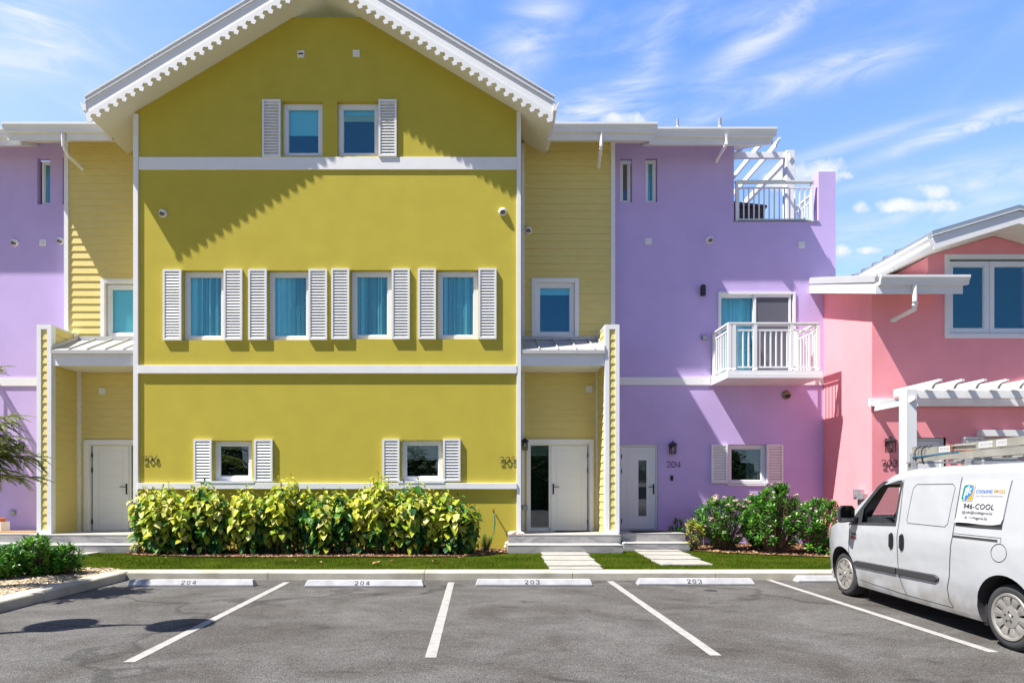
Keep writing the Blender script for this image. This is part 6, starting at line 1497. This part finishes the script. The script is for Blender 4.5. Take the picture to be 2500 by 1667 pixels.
def glossy(name, label, x, y, w_, dp, h, seed, tips=70, flowers=0, fsmall=0, mats_w=(0.5, 0.3, 0.2), leafsz=(0.08, 0.125), z0=None, group=None, var=False, cone=0.6, nper=15):
    r = random.Random(seed); zb = ZG if z0 is None else z0; o = thing(name, label, 'shrub', (x, y, zb), group); lv = Leaves(); st_ = MB(); tipl = []
    for k in range(tips):
        a = r.uniform(0, 6.283); hh = zb+h*(0.12+0.88*r.random()**0.75); f = (hh-zb)/h
        env = math.sqrt(max(0.02, 1-(max(0, f-cone)/(1.04-cone))**1.5)) if f > cone else 0.75+0.25*f/cone
        q = env*math.sqrt(r.uniform(0.25, 1)); t_ = Vector((x+math.cos(a)*q*w_/2, y+math.sin(a)*q*dp/2, hh))
        b0 = Vector((x+math.cos(a)*q*w_*0.12, y+math.sin(a)*q*dp*0.1, zb)); mid_ = b0.lerp(t_, 0.55)+Vector((0, 0, 0.05))
        st_.tube([b0, mid_, t_], [0.009, 0.006, 0.003], 4); tipl.append(t_)
        ax_ = (t_-mid_).normalized(); ax_ = (ax_+Vector((0, 0, 0.7))).normalized(); e1 = ax_.orthogonal().normalized(); e2 = ax_.cross(e1)
        for i in range(nper):
            u = i/nper; p = t_-ax_*(0.13*(1-u)); an = i*2.4+r.uniform(-.3, .3); el = r.uniform(0.15, 0.5)+u*0.75
            d = (e1*math.cos(an)+e2*math.sin(an))*math.cos(el)+ax_*math.sin(el)
            v_ = r.random(); mi = 0 if v_ < mats_w[0] else (1 if v_ < mats_w[0]+mats_w[1] else 2)
            if var and r.random() < 0.6: mi = 4
            lv.put(r.choice(T2), tuple(p), tuple(d), tuple(ax_+Vector((r.uniform(-.3, .3), r.uniform(-.3, .3), 0))), r.uniform(*leafsz), mi)
    for k in range(flowers):
        t_ = r.choice([q for q in tipl if q.y < y+0.1]); petal_cluster(lv, r, (t_.x, t_.y-0.02, t_.z+0.05), 0.05)
    for k in range(fsmall):
        t_ = r.choice([q for q in tipl if q.y < y]); petal_cluster(lv, r, (t_.x, t_.y-0.03, t_.z+0.05), 0.022, 5, 8)
    st_.build('stems', bark, o); lv.build('leaves', GS, o); return o
GR = 'flowering shrubs below the lilac wall'
def sx(x, Y): return px(x, Y)
glossy('flowering_shrub', 'broad glossy shrub with pink flower clusters under the left lilac shutter', sx(1773, -.3), -0.2, 1.45, 1.1, 1.22, 31, 190, flowers=30, group=GR)
glossy('flowering_shrub', 'glossy shrub with pink flowers between the broad one and the tallest', sx(1855, .1), 0.15, 1.0, 0.9, 1.30, 32, 120, flowers=14, group=GR)
glossy('flowering_shrub', 'tallest pointed glossy shrub with small white flowers before the wall grille', sx(1903, -.9), -0.75, 1.35, 1.1, 1.52, 33, 210, fsmall=26, group=GR, cone=0.35)
glossy('flowering_shrub', 'rightmost glossy shrub with open branches next to the van nose', sx(2003, -1.2), -1.1, 1.2, 1.1, 1.18, 34, 150, fsmall=10, group=GR)
glossy('variegated_shrub', 'small bright yellow variegated shrub beside the 204 steps', sx(1697, -.3), -0.25, 0.45, 0.5, 0.72, 35, 36, var=True, leafsz=(.06, .10))
glossy('variegated_shrub', 'thin yellow variegated shrub seen between the dark shrub and the van', sx(2050, -.8), -0.3, 0.5, 0.5, 0.75, 36, 30, var=True, leafsz=(.06, .10))
glossy('small_shrub', 'small dark shrub standing close to the lilac wall behind the 204 steps', sx(1656, .7), 0.75, 0.42, 0.4, 0.72, 37, 24, mats_w=(.3, .6, .1))
glossy('small_shrub', 'tiny feathery green shrub under the hanging garden hose', sx(1187, -.5), -0.45, 0.33, 0.33, 0.40, 38, 34, leafsz=(.03, .05), mats_w=(.7, .2, .1))
glossy('small_shrub', 'small green sprig at the left foot of the hedge', sx(352, -.6), -0.5, 0.2, 0.2, 0.30, 39, 16, leafsz=(.03, .05), mats_w=(.7, .2, .1))
GL = 'low glossy shrubs on the gravel island'
glossy('low_shrub', 'taller rounded glossy green shrub on the gravel island', px(92, -4.3), -4.35, 0.80, 0.8, 0.62, 41, 95, group=GL, mats_w=(.45, .25, .3), leafsz=(.07, .12), cone=.5)
glossy('low_shrub', 'glossy green shrub at the right end of the gravel island', px(165, -4.2), -4.25, 0.55, 0.6, 0.48, 42, 60, group=GL, mats_w=(.45, .3, .25), leafsz=(.07, .12), cone=.5)
glossy('low_shrub', 'glossy green shrub at the left photo edge on the gravel island', px(10, -4.7), -4.7, 0.75, 0.7, 0.50, 43, 70, group=GL, mats_w=(.45, .3, .25), leafsz=(.07, .12), cone=.5)
# strap leaves behind the yellow shrub and the red dracaena tips at the 206 door
def spiky(label, x, y, z, n, L0, col, seed, cat='plant'):
    r = random.Random(seed); lv = Leaves(); tp_ = leaf_tpl(1, 0.09, 0.3, 0.35, 5); o = thing('spiky_plant', label, cat, (x, y, ZG))
    for i in range(n):
        a = r.uniform(0, 6.28); el = r.uniform(0.2, 1.2); lv.put(tp_, (x, y, z+r.uniform(-.05, .1)), (math.cos(a)*math.cos(el), math.sin(a)*math.cos(el), math.sin(el)), (0, 0, 1), L0*r.uniform(.7, 1.1), 0)
    lv.build('leaves', [leaf_mat('spiky_'+str(seed), col, .4, .15)], o); m = MB(); m.tube([(x, y, ZG), (x, y, z)], 0.02, 6); m.build('stem', bark, o)
spiky('dark strap-leaved plant behind the yellow shrub on the lilac wall', sx(1722, .5), 0.6, 0.55, 14, 0.5, (0.02, 0.05, 0.03), 51)
spiky('red-leaved plant peeking out left of the hedge at the 206 door', sx(338, -.75), -0.62, 0.82, 18, 0.30, (0.45, 0.09, 0.04), 52)
# --- feathery tree on the left island: bipinnate sprays
TF = [leaf_mat('feather_leaf', (0.20, 0.30, 0.025), 0.45, 0.45), leaf_mat('feather_leaf_dark', (0.10, 0.18, 0.02), 0.45, 0.4), leaf_mat('feather_leaf_yellow', (0.36, 0.40, 0.04), 0.45, 0.45)]
tr_ = thing('feathery_tree', 'young feathery leaved tree reaching in from the left photo edge', 'tree', (-7.75, -5.85, ZG)); tk = MB(); lv = Leaves(); r = random.Random(5)
tk.tube([(-7.75, -5.85, ZG), (-7.70, -5.8, 1.2), (-7.6, -5.82, 2.0), (-7.55, -5.8, 2.6), (-7.6, -5.8, 3.3)], [0.06, 0.05, 0.04, 0.03, 0.015], 10)
pin = leaf_tpl(1, 0.28, 0.1, 0.15, 2, 1.0)
def spray(p, d, L_, mi):
    """a compound leaf: rachis with drooping side leaflets in two ranks"""
    p = Vector(p); d = Vector(d).normalized(); sd = d.cross(Vector((0, 0, 1))).normalized(); n = int(L_/0.011)
    pts = []
    for i in range(n+1):
        u = i/n; q = p+d*L_*u+Vector((0, 0, -0.30*L_*u*u)); pts.append(q)
        if i < 2: continue
        w_ = 0.050*math.sin(math.pi*min(1, 0.12+u*0.85))**0.6
        for s in (-1, 1):
            dd = sd*s*0.9+d*0.5+Vector((r.uniform(-.1, .1), r.uniform(-.1, .1), -0.28+r.uniform(-.2, .2)))
            lv.put(pin, tuple(q), tuple(dd), (r.uniform(-.2, .2), r.uniform(-.2, .2), 1), w_*r.uniform(.8, 1.15), mi if r.random() < .75 else r.randrange(3))
    tk.tube(pts[::max(1, n//4)]+[pts[-1]], 0.0025, 4)
tips_ = []
BR = [((-7.5, -5.8, 2.3), (-6.55, -5.8, 2.50)), ((-7.5, -5.8, 2.4), (-6.6, -5.6, 2.62)), ((-7.5, -5.8, 2.2), (-6.45, -5.9, 2.28)), ((-7.5, -5.8, 2.0), (-6.6, -6.0, 2.1)), ((-7.5, -5.8, 1.9), (-6.15, -5.7, 2.02)), ((-7.5, -5.8, 2.0), (-6.5, -5.9, 2.12)), ((-7.5, -5.8, 1.7), (-6.35, -5.6, 1.72)), ((-7.5, -5.8, 2.2), (-6.62, -5.7, 2.30)), ((-7.55, -5.8, 2.1), (-6.75, -5.8, 2.0)), ((-7.5, -5.8, 2.3), (-6.8, -6.0, 2.45)), ((-7.5, -5.8, 1.8), (-6.7, -5.9, 1.9)), ((-7.5, -5.8, 1.9), (-6.85, -5.3, 2.2)), ((-7.6, -5.82, 2.0), (-6.28, -5.75, 1.98)), ((-7.6, -5.82, 1.8), (-6.42, -5.95, 1.80)), ((-7.57, -5.8, 2.3), (-6.62, -5.5, 2.12)), ((-7.62, -5.82, 1.7), (-6.72, -6.1, 1.72)), ((-7.55, -5.8, 2.1), (-6.85, -5.6, 2.16)), ((-7.55, -5.8, 2.5), (-7.0, -6.4, 2.9)), ((-7.6, -5.8, 2.8), (-8.4, -5.3, 3.2)), ((-7.6, -5.8, 2.4), (-8.5, -6.2, 2.7)), ((-7.6, -5.8, 2.2), (-8.2, -5.0, 2.6)), ((-7.6, -5.8, 3.0), (-7.2, -5.2, 3.4)), ((-7.6, -5.8, 2.7), (-7.5, -6.8, 3.0))]
for a, b_ in BR:
    a, b_ = Vector(a), Vector(b_); mid_ = a.lerp(b_, 0.5)+Vector((0, 0, 0.06)); tk.tube([a, mid_, b_], [0.018, 0.012, 0.006], 6); n = 34
    for i in range(n):
        u = 0.2+0.72*i/(n-1); p = a.lerp(mid_, u*2) if u < 0.5 else mid_.lerp(b_, u*2-1); dr = (b_-a).normalized(); s = 1 if i % 2 else -1
        sd = dr.cross(Vector((0, 0, 1)))*s
        d = dr*r.uniform(0.1, 0.9)+sd*r.uniform(0.2, 1.0)+Vector((0, 0, r.uniform(-0.6, 0.3)))
        if i == n-1: d = dr
        spray(p, d, r.uniform(0.16, 0.32), r.choice([0, 0, 1, 2]))
tk.build('trunk', mat('tree_bark', (0.17, 0.13, 0.09), 0.9), tr_); lv.build('crown', TF, tr_)
# --- grass blades
def grass():
    n = 95000; xs = rng.uniform(-10.5, 10.5, n); ys = rng.uniform(YK+0.29, 0.4, n); keep = np.ones(n, bool)
    A, B = bedA, bedB
    ex = [(0.66, 3.27, -0.86, 1), (3.3, 4.95, -0.36, 2), (-10.4, -7.6, -0.86, 1), (-13, -10.2, -.56, 1)]
    sl_ = []
    for ob in bpy.data.objects:
        if ob.name.startswith('paving_slab'):
            vv = [v_.co for v_ in ob.data.vertices]; sl_.append((min(v_.x for v_ in vv)-.005, max(v_.x for v_ in vv)+.005, min(v_.y for v_ in vv), max(v_.y for v_ in vv)))
    for i in range(n):
        x, y = xs[i], ys[i]
        wob_ = 0.06*math.sin(x*7)+0.04*math.sin(x*17+1)
        if inside(x, y+wob_, A) or inside(x, y+wob_, B) or (x < -6.25 and inside(x, y+wob_, bedC)): keep[i] = False; continue
        if y > -0.02 and -8 < x < 1: keep[i] = False; continue
        for a, b_, c, d in ex+sl_:
            if a < x < b_ and c < y < d: keep[i] = False; break
    xs, ys = xs[keep], ys[keep]; n = len(xs)
    h = rng.uniform(0.018, 0.05, n)*(0.75+0.5*(np.sin(xs*1.7)*np.sin(ys*2.3+1)*0.5+0.5)); a = rng.uniform(0, 6.283, n); w_ = rng.uniform(0.0022, 0.0042, n); lean = rng.uniform(0.1, 0.9, n)*h; la = rng.uniform(0, 6.283, n)
    # patchiness: thinner, drier turf here and there
    pn_ = np.sin(xs*2.1+np.sin(ys*3))*np.sin(ys*4.2+np.cos(xs*1.3))+rng.normal(0, 0.5, n)
    mi = np.where(pn_ > 0.95, 2, np.where(pn_ > -0.1, 0, 1))
    z0 = np.full(n, ZG-0.002)
    V = np.zeros((n, 3, 3)); V[:, 0] = np.stack([xs+np.cos(a)*w_, ys+np.sin(a)*w_, z0], 1); V[:, 1] = np.stack([xs-np.cos(a)*w_, ys-np.sin(a)*w_, z0], 1); V[:, 2] = np.stack([xs+np.cos(la)*lean, ys+np.sin(la)*lean, z0+h], 1)
    me = bpy.data.meshes.new('grass'); me.vertices.add(3*n); me.vertices.foreach_set('co', V.reshape(-1)); me.loops.add(3*n); me.loops.foreach_set('vertex_index', np.arange(3*n)); me.polygons.add(n); me.polygons.foreach_set('loop_start', np.arange(0, 3*n, 3)); 
    for q in (leaf_mat('grass_green', (0.06, 0.14, 0.002), .6, .3), leaf_mat('grass_deep', (0.03, 0.078, 0.002), .6, .25), leaf_mat('grass_dry', (0.17, 0.16, 0.03), .7, .2)): me.materials.append(q)
    me.polygons.foreach_set('material_index', mi.astype(int)); me.update(); me.validate(); o = bpy.data.objects.new('grass', me); COL.objects.link(o); tag(o, 'short green turf between the houses and the kerb', 'grass', kind='stuff')
grass()
# --- trees across the car park, behind the viewer (what the ground-floor windows mirror)
r = random.Random(77); lv = Leaves(); tp3 = leaf_tpl(1, 0.8, 0.2, 0.2, 1)
for i in range(14000):
    x = r.uniform(-30, 30); hh = 5.0+1.6*math.sin(x*0.5)+1.0*math.sin(x*1.3+1); z = r.uniform(0.2, hh); a = r.uniform(0, 6.28)
    lv.put(tp3, (x, -31+r.uniform(-1.5, 1.0)+0.6*math.sin(x*0.9+z), z), (math.cos(a), math.sin(a), r.uniform(-.5, .5)), (r.uniform(-.5, .5), 1, 1), r.uniform(0.4, 0.8), r.randrange(2))
for k in range(60):
    x0_ = -31+k*1.03; hh = 4.2+1.5*math.sin(x0_*0.5)+0.9*math.sin(x0_*1.3+1); lv.put((np.array([(0, 0, 0), (1.2, 0, 0), (1.2, 0, hh*0.97), (0, 0, hh)]), [(0, 1, 2, 3)]), (x0_, -31.5, 0), (1, 0, 0), (0, 0, 1), 1.0, 0)
o = lv.build('treeline', [leaf_mat('far_leaf', (0.03, 0.06, 0.015), .6, .1), leaf_mat('far_leaf_light', (0.06, 0.10, 0.02), .6, .1)], None); tag(o, 'dense dark trees across the car park mirrored in the ground floor windows', 'trees', kind='stuff')
